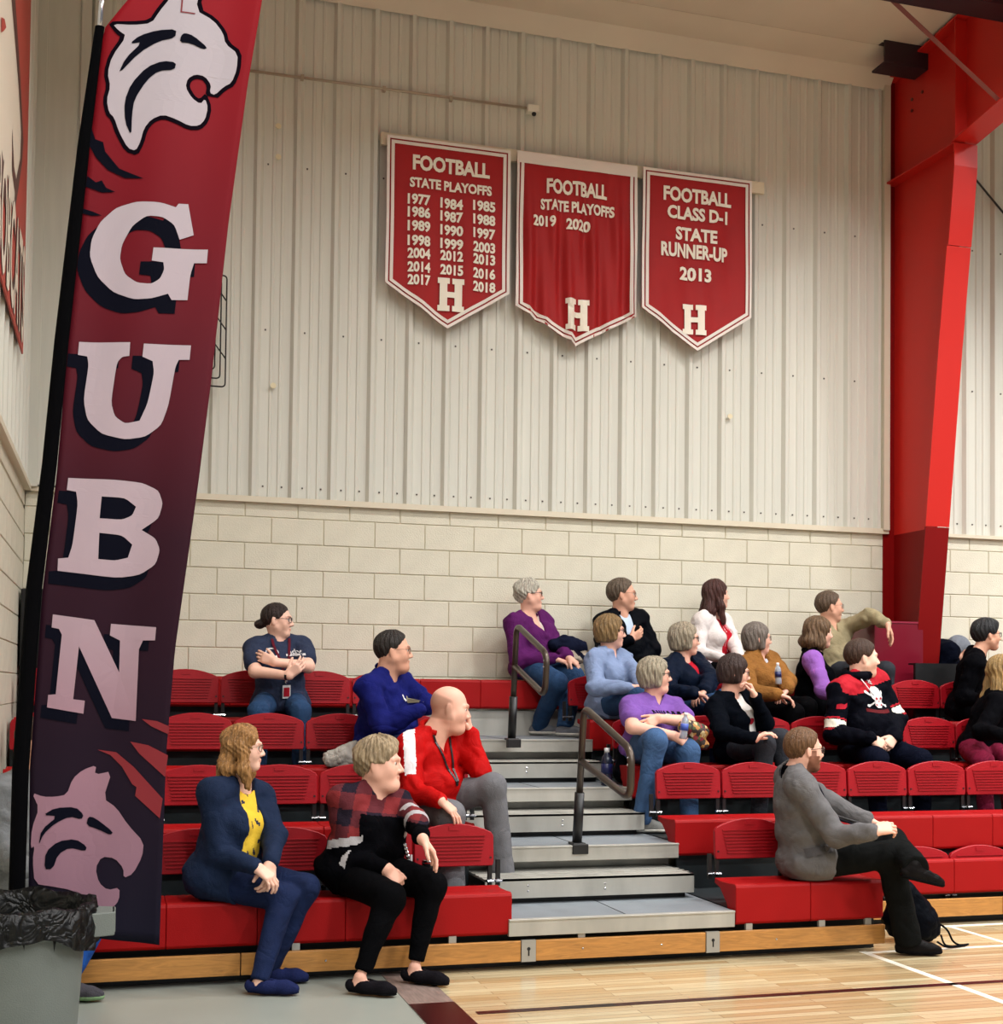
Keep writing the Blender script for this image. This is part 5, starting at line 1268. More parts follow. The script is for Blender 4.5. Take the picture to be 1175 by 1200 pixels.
# T-shirt lettering and lanyard, woman with bun
t=kid(bun,'t_shirt'); C=torso_pt(cn_,0,.1,cn_['Ht']-.13)
C=torso_pt(cn_,0,.1,cn_['Ht']-.085)
decal(t,'lettering',m_prt,C-cn_['up']*.045-cn_['Sv']*.075,None,cn_['Sv'],cn_['up'],cn_['Fv'],text='W',size=.10,bold=.03,width=.075)
decal(t,'lettering',m_prt,C-cn_['up']*.045+cn_['Sv']*.075,None,cn_['Sv'],cn_['up'],cn_['Fv'],text='TTE',size=.10,bold=.03,width=.11)
decal(t,'lettering',m_prt,C+cn_['up']*.010+cn_['Sv']*.075,None,cn_['Sv'],cn_['up'],cn_['Fv'],text='ndy',size=.05,bold=.02,width=.075)
decal(t,'round_print',m_prt,C+cn_['Sv']*-.075+cn_['up']*.008,[[(.045*math.cos(a),.035*math.sin(a)) for a in np.linspace(0,2*PI,20)[:-1]],[(.036*math.cos(a),.026*math.sin(a)) for a in np.linspace(0,2*PI,20)[:-1]]],cn_['Sv'],cn_['up'],cn_['Fv'])
def lanyard(root,c,target,m,w,u0,u1,wid=.006,badge=None,lat=0):
    Nk=c['Nk']; P=[]
    for sg in (1,-1):
        pts=[Nk+c['Sv']*sg*.062+c['up']*.02]+[c['TP'](sg*.062*(1-q)+lat*q,.08,c['Ht']*(1-q)+q*u0) for q in np.linspace(.08,1,9)]
        pts=onto(target,pts,c['Fv'],.005)
        V=[];F=[]
        for i,p in enumerate(pts): V+=[p-c['Sv']*wid,p+c['Sv']*wid,p+c['Sv']*wid+c['Fv']*.002,p-c['Sv']*wid+c['Fv']*.002]
        for i in range(len(pts)-1):
            for a in range(4): b_=(a+1)%4; F.append((i*4+a,i*4+b_,i*4+4+b_,i*4+4+a))
        obj('lanyard',V,F,m,root)
    if badge:
        e=onto(target,[c['TP'](lat,.1,u0)],c['Fv'],.012)[0]; z0=e-np.array([0,0,.03]); X_,Zv=c['Sv'],np.array([0,0,1.])
        def card(z,w_,h_,m_,d): 
            V=[z+X_*a*w_/2+Zv*b_*h_/2+c['Fv']*q for q in (d,d+.003) for a,b_ in ((-1,-1),(1,-1),(1,1),(-1,1))]
            return obj('badge',V,[(0,3,2,1),(4,5,6,7),(0,1,5,4),(1,2,6,5),(2,3,7,6),(3,0,4,7)],m_,root)
        card(z0-Zv*.05,.056,.09,m_prt,.012); card(z0-Zv*.052,.040,.062,m_prr,.016); MB().ball(z0+Zv*.02,(.012,.008,.018),8,6).build('clip',m_chrome,root)
lanyard(bun,cn_,t,m_lan,.01,.16,.0,.009,True)
def cuff(root,c,sd,m,nm='watch',r=.031,back=.01,w=.016):
    e,wq=c['arms'][sd]; d=nrm(wq-e); p=wq-d*back; MB().tube([p-d*w/2,p+d*w/2],r,14).build(nm,m,root,smooth=False)
cuff(bun,cn_,-1,m_sleeve); cuff(blue,cb_,-1,m_sleeve)
# violet T-shirt print
t=kid(vio,'t_shirt'); C=torso_pt(cv_,.0,.1,cv_['Ht']-.15)
C=torso_pt(cv_,.0,.1,cv_['Ht']-.085)
for i in range(9):
    x_=-.105+.026*i; decal(t,'print',m_prk,C+cv_['up']*.012,[[(x_-.009,-.012),(x_-.004,-.013),(x_-.003,.0),(x_+.005,-.012),(x_+.010,-.010),(x_+.004,.014),(x_-.008,.013)]],cv_['Sv'],cv_['up'],cv_['Fv'],off=.003)
decal(t,'print',m_prt,C-cv_['up']*.022,[[(-.12,-.022),(-.11,.012),(-.03,.018),(.02,.030),(.06,.018),(.12,.020),(.125,-.02),(.02,-.028)]],cv_['Sv'],cv_['up'],cv_['Fv'],off=.003)
decal(t,'print',m_prk,C-cv_['up']*.018,[[(-.02,-.01),(.04,.018),(.11,.006),(.04,.006)]],cv_['Sv'],cv_['up'],cv_['Fv'],off=.006)
# dark sweatshirt marks
t=kid(roy,'sweatshirt'); m_goldg=cloth('grey_gold_emblem',(150,142,120))
decal(t,'emblem',m_prt,torso_pt(cy_,.03,.1,cy_['Ht']-.13),[[(-.035,.03),(-.025,.03),(-.022,.008),(-.002,-.004),(.004,-.014),(-.014,-.016),(-.032,.0)]],cy_['Sv'],cy_['up'],cy_['Fv'])
decal(t,'emblem',m_goldg,torso_pt(cy_,.05,.1,cy_['Ht']-.14),[[(-.018,.02),(.0,.028),(.018,.018),(.020,-.008),(.008,-.022),(-.012,-.012)]],cy_['Sv'],cy_['up'],cy_['Fv'])
# hoodie emblem: skull over crossed sticks, laces
t=kid(hoc,'hoodie'); ay=np.array([0,0,1.]); ax=nrm(ch_['Sv']-ay*(ch_['Sv']@ay)); oo=nrm(np.cross(ax,ay)); oo=oo*(1 if oo@ch_['Fv']>0 else -1)
C=atY(1025,818,ch_['Nk'][1]-.12)
def ell(cx,cy,rx,ry,n=18): return [(cx+rx*math.cos(2*PI*i/n),cy+ry*math.sin(2*PI*i/n)) for i in range(n)]
for sg in (1,-1):
    decal(t,'crossed_stick',m_prt,C,[[(-sg*.078,.030),(-sg*.092,.038),(-sg*.094,.052),(-sg*.080,.056),(-sg*.066,.042),(sg*.070,-.046),(sg*.086,-.044),(sg*.090,-.058),(sg*.076,-.066),(sg*.062,-.056)]],ax,ay,oo,off=.004,sub=.03)
decal(t,'skull',m_prt,C,[[(-.052,.03),(-.046,.060),(-.024,.082),(.012,.084),(.042,.070),(.056,.038),(.052,.005),(.040,-.018),(.036,-.050),(.020,-.070),(-.014,-.070),(-.032,-.050),(-.038,-.018),(-.052,.0)]],ax,ay,oo,off=.009,sub=.03)
for lp in (ell(-.020,-.004,.011,.009),ell(.024,-.002,.011,.009),ell(.004,-.024,.005,.008)): decal(t,'skull_eye',m_prr,C,[lp],ax,ay,oo,off=.013)
for lp in ([(-.030,-.040),(-.014,-.046),(-.010,-.056),(-.026,-.052)],[(.014,-.046),(.030,-.038),(.026,-.054),(.012,-.058)]): decal(t,'skull_shade',m_prr,C,[lp],ax,ay,oo,off=.013)
decal(t,'emblem_scroll',cloth('deep_red_print',(84,10,18),.7,.05),C-ay*.088,[[(-.10,.016),(-.03,.004),(.03,.004),(.10,.012),(.10,-.014),(.03,-.022),(-.03,-.020),(-.10,-.008)]],ax,ay,oo,off=.003,sub=.03)
for (a,b_) in (((-.012,.13),(.022,.115)),((.018,.13),(-.010,.112)),((-.010,.112),(.02,.10))): MB().tube(onto(t,[C+ax*(a[0]-.02)+ay*(a[1]+.0),C+ax*(b_[0]-.02)+ay*(b_[1]+.0)],oo,.006),.004,6).build('lace',m_prt,hoc,smooth=True)
MB().tube(onto(t,[C+ax*-.095+ay*.135,C-ax*.075+ay*.095,C-ax*.045+ay*.045,C+ay*.02-ax*.03],oo,.014),.0045,6).build('lace',m_prt,hoc,smooth=True)
e,w=ch_['arms'][-1]; s0=ch_['sh'][-1]; C2=s0+(e-s0)*.35
decal(t,'sleeve_print',m_prr,C2,[[(-.045,-.02),(-.04,.012),(-.01,.018),(.02,.012),(.045,.024),(.04,-.006),(.02,-.02)]],nrm(np.array([1,0,0.])),np.array([0,0,1.]),np.array([-.1,-1,0.]))
# black cardigan woman: small print, white cuff
t=kid(jet,'shirt'); decal(t,'print',m_prr,torso_pt(cj_,.01,.1,cj_['Ht']-.19),[ell(0,0,.028,.022)],cj_['Sv'],cj_['up'],cj_['Fv'])
cuff(jet,cj_,1,wht,'cuff',.034,.03,.02); cuff(redj,cr_,1,m_whj,'cuff',.036,.035,.014); cuff(redj,cr_,-1,m_whj,'cuff',.037,.03,.014)
# lanyards
t=kid(redj,'jacket'); lanyard(redj,cr_,t,m_blk,.01,.16,.0,.007,False,.02)
t=kid(plaid,'plaid_top'); e=onto(t,[cp_['TP'](.13,.12,.17)],cp_['Fv'],.012)[0]
b_=MB(); 
for i in range(6): b_.ball(e+np.array([.006*i-.01,-.006,-.02*i]),(.014,.009,.013),8,5)
b_.build('key_bunch',m_chrome,plaid,smooth=True); MB().box(*(e+np.array([.02,-.02,-.18])),*(e+np.array([.03,-.012,-.05]))).build('key_strap',m_prt,plaid)
# blazer: pocket flap, lapels, buttons
t=kid(bla,'blazer'); ax=cz_['fl']; 
Cp=cz_['TP'](-.14,.02,.08); decal(t,'pocket_flap',cloth('tweed_flap',(82,80,82),.9,.5,260,.14),Cp,[[(-.075,.024),(.075,.028),(.078,-.018),(-.072,-.022)]],cz_['Fv'],cz_['up'],-cz_['Sv'],off=.007)
m_lap=cloth('tweed_lapel',(30,30,36),.9,.5,260,.14)
Nb=cz_['Nk']; out_=nrm(cz_['Fv']*.45-cz_['Sv'])
P=[Nb+cz_['up']*.055-cz_['Fv']*.055-cz_['Sv']*.035,Nb+cz_['up']*.035-cz_['Fv']*.01-cz_['Sv']*.072,Nb+cz_['up']*.012+cz_['Fv']*.045-cz_['Sv']*.062,Nb-cz_['up']*.02+cz_['Fv']*.085-cz_['Sv']*.04]
MB().tube(rounded(P,.05,4),.017,8).build('shirt_collar',blk,bla,smooth=True)
P=onto(t,[cz_['TP'](-.06,.09+.05*q,cz_['Ht']-.03-.28*q) for q in np.linspace(0,1,9)],out_,.012); MB().tube(P,[.009,.010,.011,.012,.012,.011,.010,.008,.005],8).build('lapel_edge',m_lap,bla,smooth=True)
P=onto(t,[cz_['TP'](-.12+.03*q,.06+.05*q,cz_['Ht']-.02-.25*q) for q in np.linspace(0,1,7)],out_,.001); MB().tube(P,[.004]*7,6).build('lapel_seam',cloth('tweed_flap',(82,80,82)),bla,smooth=True)
for (l,u) in ((-.02,.10),): MB().ball(cz_['TP'](-.05,.165,.10),(.010,.010,.010),10,6).build('button',m_dark,bla,smooth=True)
# quilting seams on the puffer, as proud rolls
# ---------------------------------------------------------------- blobs: coats and bags
def blob(name,label,cat,fs,k,m,h,amp=.006,fq=34,seed=1.,paint=None,parent=None,group=None,flat=None):
    f0=union(fs,k); 
    def f(p):
        d=f0(p)+amp*fbm(p,fq,seed)+amp*.8*(.5-np.abs(fbm(p,fq*1.8,seed+4)))
        if flat is not None: d=np.maximum(d,flat-p[:,2])
        return d
    lo,hi=BB; V,F=mesh_sdf(f,lo,hi,h,lip=1.2); fm=paint(V[F].mean(1)) if paint else None
    o=obj(name,V,F,m,parent,smooth=True,fmat=fm,loc=None if parent else (V.mean(0)[0],V.mean(0)[1],V[:,2].min()))
    if label: tag(o,label,cat,group)
    return o
def bb(c,r): global BB; BB=(np.array(c)-r,np.array(c)+r)
c=(cu_['legs'][1][1]+cu_['legs'][1][0])*.5+np.array([.06,-.02,.13]); c=atY(664,756,c[1]-.02); bb(c,.36); T3=lambda x,y,z:c+np.array([x,y,z])
coat=blob('folded_coat','dark navy folded coat with cream lining on the lap of the woman in plum','coat',[rc(T3(-.11,0,.0),T3(.10,0,-.03),.055,.06),rc(T3(-.02,.0,.03),T3(.13,0,-.01),.05,.045),rc(T3(.0,0,-.08),T3(.14,0,-.11),.05,.04),rc(T3(.04,.0,-.2),T3(.06,0,-.38),.06,.05)],.04,[cloth('navy_coat_cloth',(20,24,42)),cloth('cream_lining',(190,176,158))],.009,.010,paint=lambda q:((q[:,2]<c[2]-.045)&(q[:,2]>c[2]-.14)&(q[:,0]>c[0]-.02)&(np.sin(q[:,0]*50+q[:,2]*60)>-.2)).astype(int))
c=atY(400,880,YR(2)+.02); bb(c,.25); c[2]=SZ(2)+.05
blob('grey_hoodie','crumpled light grey hoodie lying on the bench beside the man in royal blue','clothing',[rc(c+np.array([-.06,0,0]),c+np.array([.08,0,.01]),.06,.07),rc(c+np.array([-.02,-.03,.03]),c+np.array([.08,0,.08]),.045,.045)],.03,cloth('heather_grey_fleece',(168,162,154)),.007,.010,flat=SZ(2)+.002)
# patterned bag and bottles
def pattern_mat():
    m=bpy.data.materials.new('patterned_bag_cloth'); m.use_nodes=True; nt=m.node_tree; b=nt.nodes['Principled BSDF']; tc=nt.nodes.new('ShaderNodeTexCoord'); v=nt.nodes.new('ShaderNodeTexVoronoi'); v.inputs['Scale'].default_value=45; nt.links.new(tc.outputs['Object'],v.inputs['Vector'])
    sep=nt.nodes.new('ShaderNodeSeparateColor'); nt.links.new(v.outputs['Color'],sep.inputs[0]); r=nt.nodes.new('ShaderNodeValToRGB'); r.color_ramp.interpolation='CONSTANT'; nt.links.new(sep.outputs[0],r.inputs[0])
    cols=[(40,28,24),(120,30,40),(196,176,130),(70,84,46),(50,34,28),(170,120,60)]; e=r.color_ramp.elements; e[0].color=lin(cols[0]); e[1].position=.17; e[1].color=lin(cols[1])
    for i in range(2,6): q=e.new(i*.17); q.color=lin(cols[i])
    nt.links.new(r.outputs[0],b.inputs['Base Color']); b.inputs['Roughness'].default_value=.7; return m
m_pat=pattern_mat(); wv=cv_['arms'][-1][1]
c=atY(812,862,wv[1]+.02); bb(c,.25)
blob('patterned_bag','small multicoloured patterned bag on the lap of the woman in violet','bag',[rc(c+np.array([-.06,0,.06]),c+np.array([.05,0,.03]),.05,.055),rc(c+np.array([.02,0,-.03]),c+np.array([.07,0,-.06]),.05,.04)],.03,m_pat,.007,.006)
m_pet=mat('clear_plastic',(190,200,214),.08,trans=.6); m_cap=mat('bottle_cap_white',(230,230,230),.4); m_lbl=mat('bottle_label_blue',(60,84,170),.4); m_lblg=mat('bottle_label_navy',(20,28,80),.35)
def bottle(c,up,s,lab,body,labelm):
    t=thing('water_bottle',lab,'bottle',c,'water bottles'); up=nrm(up); q=np.cross(up,[0,1,0]); q=nrm(q); w=np.cross(q,up)
    def lz(nm,prof,m):
        b=MB(); b.lathe([(r*s,z*s) for r,z in prof],(0,0,0),16); V=np.concatenate(b.V); V=V[:,:1]*q+V[:,1:2]*w+V[:,2:3]*up+np.array(c); return obj(nm,V,b.F,m,t,smooth=True)
    lz('bottle_body',[(.026,0),(.031,.004),(.031,.05),(.029,.055),(.031,.06),(.031,.13),(.026,.155),(.014,.175),(.0125,.185)],body); lz('cap',[(.0145,.182),(.0145,.205),(.001,.206)],m_cap); lz('bottle_label',[(.0316,.065),(.0316,.12)],labelm)
    return t
p=atY(800,866,wv[1]-.07); bottle(p,(.12,0,1),.85,'half empty clear water bottle with blue label in the hand of the woman in violet',m_pet,m_lbl)
wv2=ct_['arms'][1][1]; p=atY(912,802,wv2[1]-.09); bottle(p,(.0,.1,1),.78,'small water bottle with navy label held by the woman in the camel coat',m_pet,m_lblg)
p=np.array([atY(711,880,8.25)[0],8.25,DZ(2)]); bottle(p,(0,0,1),1.25,'dark bottle with clear cap standing on the deck beside the aisle rail',mat('dark_bottle',(30,36,56),.2),m_lblg)
bb(p+np.array([.13,.05,.1]),.25); q0=p+np.array([.13,.06,.02])
blob('dark_bag','small black bag standing next to the dark bottle on the deck','bag',[rc(q0+np.array([0,0,.05]),q0+np.array([.02,.02,.22]),.06,.04)],.02,m_blkj,.009,.006,flat=DZ(2)+.001)
p=np.array([atY(503,1010,6.83)[0],6.83,SZ(0)]); tm=thing('tumbler','black insulated tumbler with silver rim on the front bench under the woman\'s hand','cup',p)
MB().lathe([(.030,0),(.036,.01),(.041,.135),(.040,.14)],p,20).build('tumbler_body',mat('black_tumbler',(16,16,18),.25),tm,smooth=True); MB().lathe([(.042,.136),(.042,.150),(.036,.154),(.002,.155)],p,20).build('tumbler_rim',m_chrome,tm,smooth=True)
# backpack by the blazer man
p=atZ(1072,1104,0.0); c=np.array([atY(1072,1080,6.78)[0],6.80,.16]); bb(c,.4)
bp=thing('backpack','black backpack with loose straps on the floor beside the blazer man\'s foot','backpack',(c[0],c[1],0))
blob('bag_body',None,None,[rc(c+np.array([-.08,0,.12]),c+np.array([.02,0,-.02]),.10,.12),rc(c+np.array([-.10,0,-.03]),c+np.array([.06,-.02,-.07]),.10,.09)],.05,m_blkj,.010,.008,parent=bp,flat=.003)
for pts in ([(1090,1080),(1098,1086),(1104,1100),(1112,1106),(1122,1113)],[(1090,1092),(1094,1104),(1103,1110),(1113,1122)],[(1086,1100),(1096,1112),(1110,1110),(1120,1112)]):
    P=[np.array([*atY(a,b_,6.62+.02*i)]) for i,(a,b_) in enumerate(pts)]; P=[np.array([q[0],q[1]-.1,max(q[2],.012)]) for q in P]
    MB().tube(rounded(P,.05,3),.006,6).build('strap',m_blkj,bp,smooth=True)
# ================================================================ FEATHER FLAG
YF=5.30
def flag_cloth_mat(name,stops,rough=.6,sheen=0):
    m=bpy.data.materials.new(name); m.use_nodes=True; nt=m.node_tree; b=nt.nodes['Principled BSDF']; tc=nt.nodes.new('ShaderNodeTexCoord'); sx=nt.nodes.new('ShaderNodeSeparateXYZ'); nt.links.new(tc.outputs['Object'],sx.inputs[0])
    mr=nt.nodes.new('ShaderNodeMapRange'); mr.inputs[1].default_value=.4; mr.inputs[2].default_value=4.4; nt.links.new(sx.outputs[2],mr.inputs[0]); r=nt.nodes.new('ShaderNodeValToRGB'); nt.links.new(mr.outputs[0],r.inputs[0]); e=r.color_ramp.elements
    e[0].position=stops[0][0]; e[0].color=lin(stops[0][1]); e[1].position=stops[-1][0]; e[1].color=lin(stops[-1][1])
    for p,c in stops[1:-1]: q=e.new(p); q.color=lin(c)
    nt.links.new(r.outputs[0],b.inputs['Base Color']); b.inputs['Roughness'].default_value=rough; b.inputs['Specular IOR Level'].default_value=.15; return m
m_fl=flag_cloth_mat('flag_gradient',[(0,(12,12,30)),(.22,(26,8,26)),(.42,(44,10,26)),(.60,(84,14,28)),(.78,(116,11,25)),(1.0,(146,11,25))])
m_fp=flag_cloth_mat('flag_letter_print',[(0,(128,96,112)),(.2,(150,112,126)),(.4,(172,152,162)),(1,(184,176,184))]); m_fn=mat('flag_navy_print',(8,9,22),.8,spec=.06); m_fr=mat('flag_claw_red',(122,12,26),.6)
m_fl2=mat('flag_outline_navy',(12,4,14),.8,spec=.05)
fg=thing('feather_flag','tall leaning feather flag with letters G U B N and two bobcat head emblems','flag',(0,YF,0))
def fwave(x,z):
    return .012*math.sin(x*9+z*1.1)+.010*math.sin(z*2.3+x*3)+.006*math.sin(x*21-z*3)+max(0,(x-(.19+(z-.46)*.087+.0))*.0)
def ff(dy): return lambda u,v:(u,YF+fwave(u,v)-dy,v)
def fpx(x,y): p=atY(x,y,YF); return p[0],p[2]
Rt=[(187,1109),(195,880),(205,760),(233,560),(247,450),(268,260),(290,100),(307,0),(318,-80)]
Lt=[(33,1090),(35,900),(50,690),(66,560),(80,400),(104,170),(122,35),(160,-10),(215,-80)]
Rw=[fpx(*q) for q in Rt]; Lw=[fpx(*q) for q in Lt]
nz,nx=90,22; V=[];F=[]
zb0_,zt0_=.46,Rw[-1][1]
for j in range(nz+1):
    t_=j/nz
    def side(Wl,t_):
        zs=[q[1] for q in Wl]; z=zs[0]+(zs[-1]-zs[0])*t_; return float(np.interp(z,zs,[q[0] for q in Wl])),z
    xl,zl=side(Lw,t_); xr_,zr_=side(Rw,t_)
    for i in range(nx+1):
        s_=i/nx; x=xl+(xr_-xl)*s_; z=zl+(zr_-zl)*s_; V.append(ff(0)(x,z))
for j in range(nz):
    for i in range(nx): a=j*(nx+1)+i; F.append((a,a+1,a+nx+2,a+nx+1))
fo=obj('flag_cloth',V,F,m_fl,fg,smooth=True); sol=fo.modifiers.new('thick','SOLIDIFY'); sol.thickness=.001; sol.offset=0
# black pole sleeve and pole
sl_px=[(18,1110),(24,900),(40,690),(58,545),(72,400),(98,170),(117,32)]
P=[np.array([*ff(.0)(*fpx(*q))]) for q in sl_px]; SLV=MB()
wid=[.030,.031,.030,.028,.027,.024,.018]
V=[];F=[]
for i,p in enumerate(P):
    w=wid[i]*1.0
    for k in range(10): a=2*PI*k/10; V.append(p+np.array([math.cos(a)*w,math.sin(a)*w*.7,0]))
for i in range(len(P)-1):
    for k in range(10): F.append((i*10+k,i*10+(k+1)%10,i*10+10+(k+1)%10,i*10+10+k))
obj('pole_sleeve',V,F,mat('black_sleeve_cloth',(4,4,6),.9,spec=.05),fg,smooth=True)
pt=P[-1]; pu_=np.array([*ff(0)(*fpx(122,-40))]); MB().tube([P[-1]-(pu_-pt)*.3,pu_],.010,10).build('pole',m_chrome,fg,smooth=True)
pb=P[0]; MB().tube([pb+np.array([0,0,.1]),pb+np.array([-.02,0,-.1]),(pb[0]-.03,YF,.02)],.012,10).build('pole',m_chrome,fg,smooth=True)
for a in (30,100,210,280): q=math.radians(a); MB().tube([(pb[0]-.03,YF,.03),(pb[0]-.03+.2*math.cos(q),YF+.2*math.sin(q),.012)],.010,6).build('base_foot',m_chrome,fg,smooth=True)
def Z(oy,pts): return [(x/2.9375,y/2.9375+oy) for x,y in pts]
def fprint(nm,loops,m,dy,shift=(0,0)):
    L=[[fpx(x+shift[0],y+shift[1]) for x,y in lp] for lp in loops]; return flatpoly(nm,L,m,fg,ff(dy),sub=.035)
def offset(lp,d):
    P=np.array(lp,float); n=len(P); A=sum(P[i][0]*P[(i+1)%n][1]-P[(i+1)%n][0]*P[i][1] for i in range(n)); sg=1 if A>0 else -1; out=[]
    for i in range(n):
        a=P[i]-P[i-1]; b=P[(i+1)%n]-P[i]; a/=np.linalg.norm(a)+1e-9; b/=np.linalg.norm(b)+1e-9
        na=np.array([a[1],-a[0]])*sg; nb_=np.array([b[1],-b[0]])*sg; m_=na+nb_; m_/=max(.6,np.linalg.norm(m_)); out.append(tuple(P[i]+m_*d*min(1.6,1/max(.5,m_@na))))
    return out
def smooth_loop(lp,it=1):
    for _ in range(it):
        out=[]; n=len(lp)
        for i in range(n):
            a=lp[i];b=lp[(i+1)%n]; out+= [(a[0]*.78+b[0]*.22,a[1]*.78+b[1]*.22),(a[0]*.22+b[0]*.78,a[1]*.22+b[1]*.78)]
        lp=out
    return lp
head=Z(0,[(388,90),(455,93),(522,85),(548,45),(585,0),(600,-30),(640,-70),(695,-55),(672,40),(735,70),(768,112),(776,150),(818,185),(815,240),(797,285),(770,297),(740,325),(722,318),(727,290),(705,262),(672,258),(645,275),(638,305),(660,340),(690,358),(706,338),(716,368),(706,410),(685,432),(650,435),(605,415),(560,400),(520,415),(495,445),(483,490),(467,520),(440,510),(410,455),(393,405),(375,388),(367,345),(380,300),(370,255),(385,200),(436,130),(408,112)])
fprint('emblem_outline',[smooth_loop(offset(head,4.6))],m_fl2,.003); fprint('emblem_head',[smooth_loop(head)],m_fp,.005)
for q in ([(445,157),(480,128),(540,110),(607,108),(602,138),(545,148),(480,185),(405,262),(432,205),(490,150)],[(606,222),(560,216),(505,235),(452,290),(428,350),(430,420),(452,470),(454,400),(462,345),(505,280),(545,250),(600,248)],[(622,130),(635,120),(665,128),(715,165),(700,173),(655,155),(618,153)]): fprint('emblem_stripe',[smooth_loop(Z(0,q))],m_fn,.007)
fprint('emblem_line',[Z(0,[(625,-10),(620,50),(670,55),(672,51),(626,46),(631,-8)])],m_fr,.007)
for q in ([(315,440),(328,478),(355,488),(362,520),(410,578),(495,617),(430,612),(370,582),(330,540),(308,500)],[(300,603),(330,625),(350,618),(365,643),(397,658),(350,660),(295,640)],[(285,715),(318,725),(350,738),(315,740),(283,732)]): fprint('claw_mark',[Z(0,q)],m_fn,.004)
G=Z(0,[(605,715),(615,702),(648,702),(667,808),(618,825),(600,775),(560,750),(505,745),(455,778),(420,840),(412,890),(430,945),(470,975),(520,980),(550,962),(565,930),(562,905),(522,900),(528,855),(716,858),(712,905),(668,905),(655,945),(645,1033),(590,1033),(578,1012),(520,1030),(460,1033),(390,1005),(335,950),(308,880),(315,820),(345,760),(400,712),(470,695),(550,700)])
Uu=Z(400,[(272,0),(448,5),(445,52),(420,55),(402,75),(382,210),(395,260),(430,285),(480,275),(508,215),(530,110),(525,70),(490,55),(495,10),(657,15),(652,65),(615,65),(603,90),(580,220),(555,290),(500,330),(430,340),(350,320),(300,270),(287,200),(305,80),(300,50),(268,45)])
Bo=Z(400,[(235,470),(400,478),(490,488),(545,515),(560,560),(545,612),(487,650),(535,680),(550,720),(535,770),(480,805),(400,815),(198,790),(200,748),(235,745),(250,700),(268,560),(262,518),(230,512)]); Bh1=Z(400,[(350,535),(430,540),(468,570),(455,600),(420,615),(343,610)]); Bh2=Z(400,[(342,660),(420,668),(455,700),(440,745),(395,755),(338,750)])
Nn=Z(400,[(182,940),(325,960),(410,1140),(413,1030),(378,1012),(382,972),(537,985),(533,1030),(492,1030),(478,1060),(467,1307),(385,1297),(272,1050),(252,1232),(292,1237),(287,1282),(162,1260),(166,1217),(192,1215),(213,1010),(203,990),(178,985)])
def roundl(lp,ang=48):
    out=[]; n=len(lp)
    for i in range(n):
        p=np.array(lp[i]);a=np.array(lp[i-1])-p;b=np.array(lp[(i+1)%n])-p; la,lb=np.linalg.norm(a),np.linalg.norm(b)
        t=180-math.degrees(math.acos(max(-1,min(1,a@b/(la*lb)))))
        if t<ang and min(la,lb)>3: q=p+a*.25;r=p+b*.25; out+= [tuple(q),tuple(q*.25+p*.5+r*.25),tuple(r)]
        else: out.append(tuple(p))
    return out
G,Uu,Bo,Bh1,Bh2=[roundl(q) for q in (G,Uu,Bo,Bh1,Bh2)]
for lp,sh_ in (([G],(-15,16)),([Uu],(-13,14)),([Bo],(-11,15)),([Nn],(-8,12))): fprint('letter_shadow',lp,m_fn,.003,sh_)
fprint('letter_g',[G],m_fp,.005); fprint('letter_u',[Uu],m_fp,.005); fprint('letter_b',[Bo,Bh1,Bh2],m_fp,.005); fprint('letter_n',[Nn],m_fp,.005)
head2=Z(800,[(110,378),(150,392),(190,392),(230,385),(250,330),(285,300),(332,284),(325,318),(386,305),(355,400),(400,430),(440,490),(495,550),(490,600),(458,660),(425,674),(425,640),(395,605),(350,600),(328,640),(340,690),(370,715),(412,706),(410,750),(385,780),(350,775),(300,745),(250,715),(180,700),(120,690),(113,610),(120,560),(106,570),(110,500),(135,432)])
fprint('emblem_head',[smooth_loop(head2)],m_fp,.005)
for q in ([(148,455),(190,430),(260,428),(288,455),(280,472),(240,460),(190,483),(150,520),(133,560),(143,505),(200,458)],[(153,640),(158,580),(200,545),(260,538),(299,565),(293,582),(240,567),(200,590),(182,640)],[(303,462),(325,465),(390,515),(380,526),(340,507),(297,492)]): fprint('emblem_stripe',[smooth_loop(Z(800,q))],m_fn,.007)
for q in ([(335,231),(400,240),(460,290),(560,400),(550,468),(465,390),(470,360),(455,350),(420,290),(380,250)],[(448,203),(510,215),(578,250),(568,325),(530,290),(480,245)],[(488,125),(540,132),(582,150),(580,178),(520,150)]): fprint('claw_mark',[Z(800,q)],m_fr,.004)
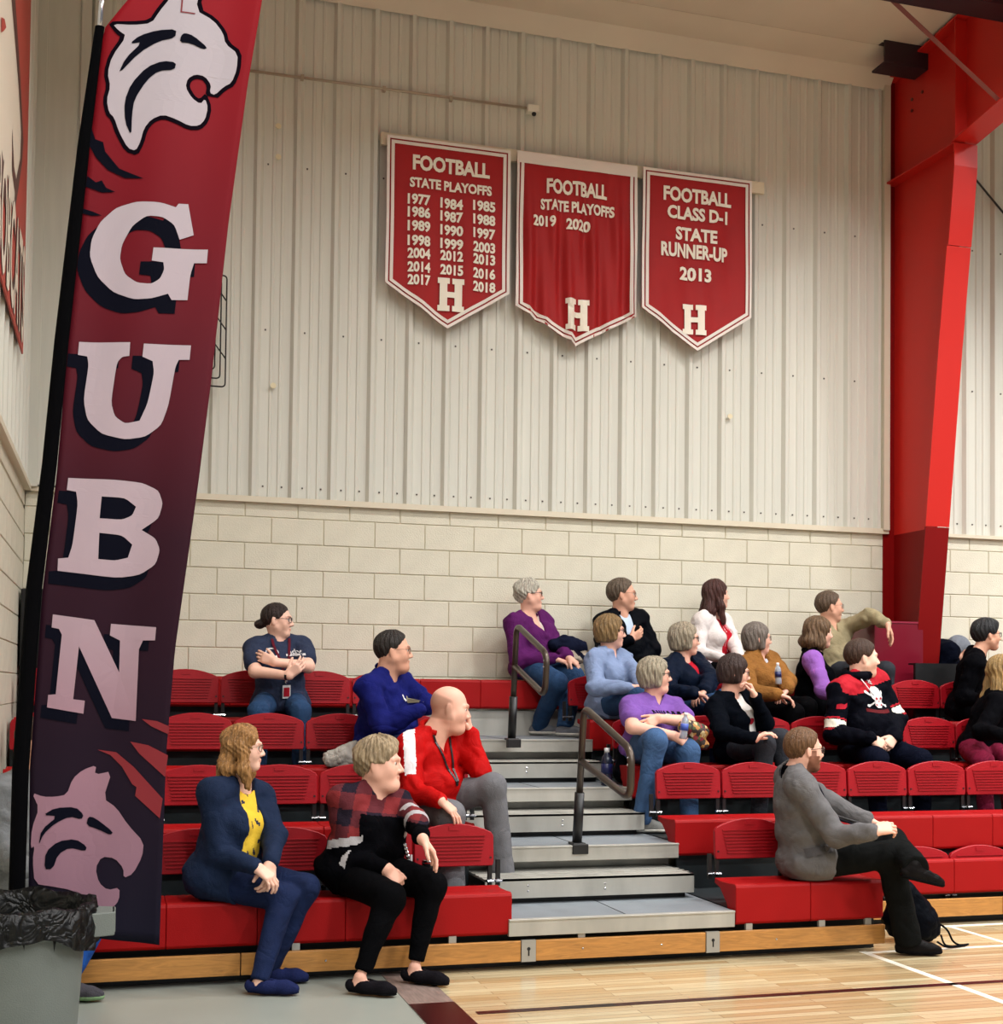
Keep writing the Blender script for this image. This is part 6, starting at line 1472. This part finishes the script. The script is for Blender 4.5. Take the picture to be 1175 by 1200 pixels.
# ================================================================ TRASH CAN
m_can=mat('grey_trash_plastic',(102,107,102),.55,bump=.25,bscale=220,var=.04)
cx,cy=fpx(12,1030)[0]*4.95/5.3,4.95
tc_=thing('trash_can','grey plastic trash can with a shiny black liner in the lower left corner','trash can',(cx,cy,0))
MB().lathe([(.215,0),(.225,.02),(.262,.60),(.262,.605),(.285,.612),(.290,.675),(.286,.690),(.276,.690),(.274,.66),(.272,.62)],(cx,cy,0),48).build('can_body',m_can,tc_,smooth=True)
for sg in (1,): 
    b_=MB().prism([(cx+sg*.285,cy-.07),(cx+sg*.365,cy-.06),(cx+sg*.365,cy+.06),(cx+sg*.285,cy+.09)],.655,.670,'z').prism([(cx+sg*.352,cy-.06),(cx+sg*.366,cy-.06),(cx+sg*.366,cy+.06),(cx+sg*.352,cy+.06)],.595,.670,'z').prism([(cx+sg*.27,cy-.075),(cx+sg*.285,cy-.09),(cx+sg*.366,cy-.06),(cx+sg*.355,cy-.055)],.585,.670,'z'); b_.build('can_handle',m_can,tc_,bevel=.004)
m_bag=mat('black_liner',(2,2,3),.38,bump=.25,bscale=40,spec=.28,wr=.6,wrs=9)
V=[];F=[];ns=120; rr_=[(.24,.45),(.258,.60),(.266,.685),(.280,.712),(.296,.705),(.302,.66),(.304,.61)]
for j,(r_,z_) in enumerate(rr_):
    for i in range(ns):
        a=2*PI*i/ns; w=(.006*math.sin(a*13+j)+.005*math.sin(a*29+j*2.1)+.004*math.sin(a*47))*(1 if j>2 else .5); dz=(0 if j<3 else (.006*math.sin(a*5+1)+.005*math.sin(a*11))) - (0 if j<5 else .035*(j-4)*(.5+.5*math.sin(a*3+2.2))); V.append((cx+(r_+w)*math.cos(a),cy+(r_+w)*math.sin(a),z_+dz))
for j in range(len(rr_)-1):
    for i in range(ns): F.append((j*ns+i,j*ns+(i+1)%ns,(j+1)*ns+(i+1)%ns,(j+1)*ns+i))
lo_=obj('bin_liner',V,F,m_bag,tc_,smooth=True)
MB().lathe([(.24,.45),(.02,.40)],(cx,cy,0),40,caps=False).build('liner_bottom',m_bag,tc_,smooth=True)
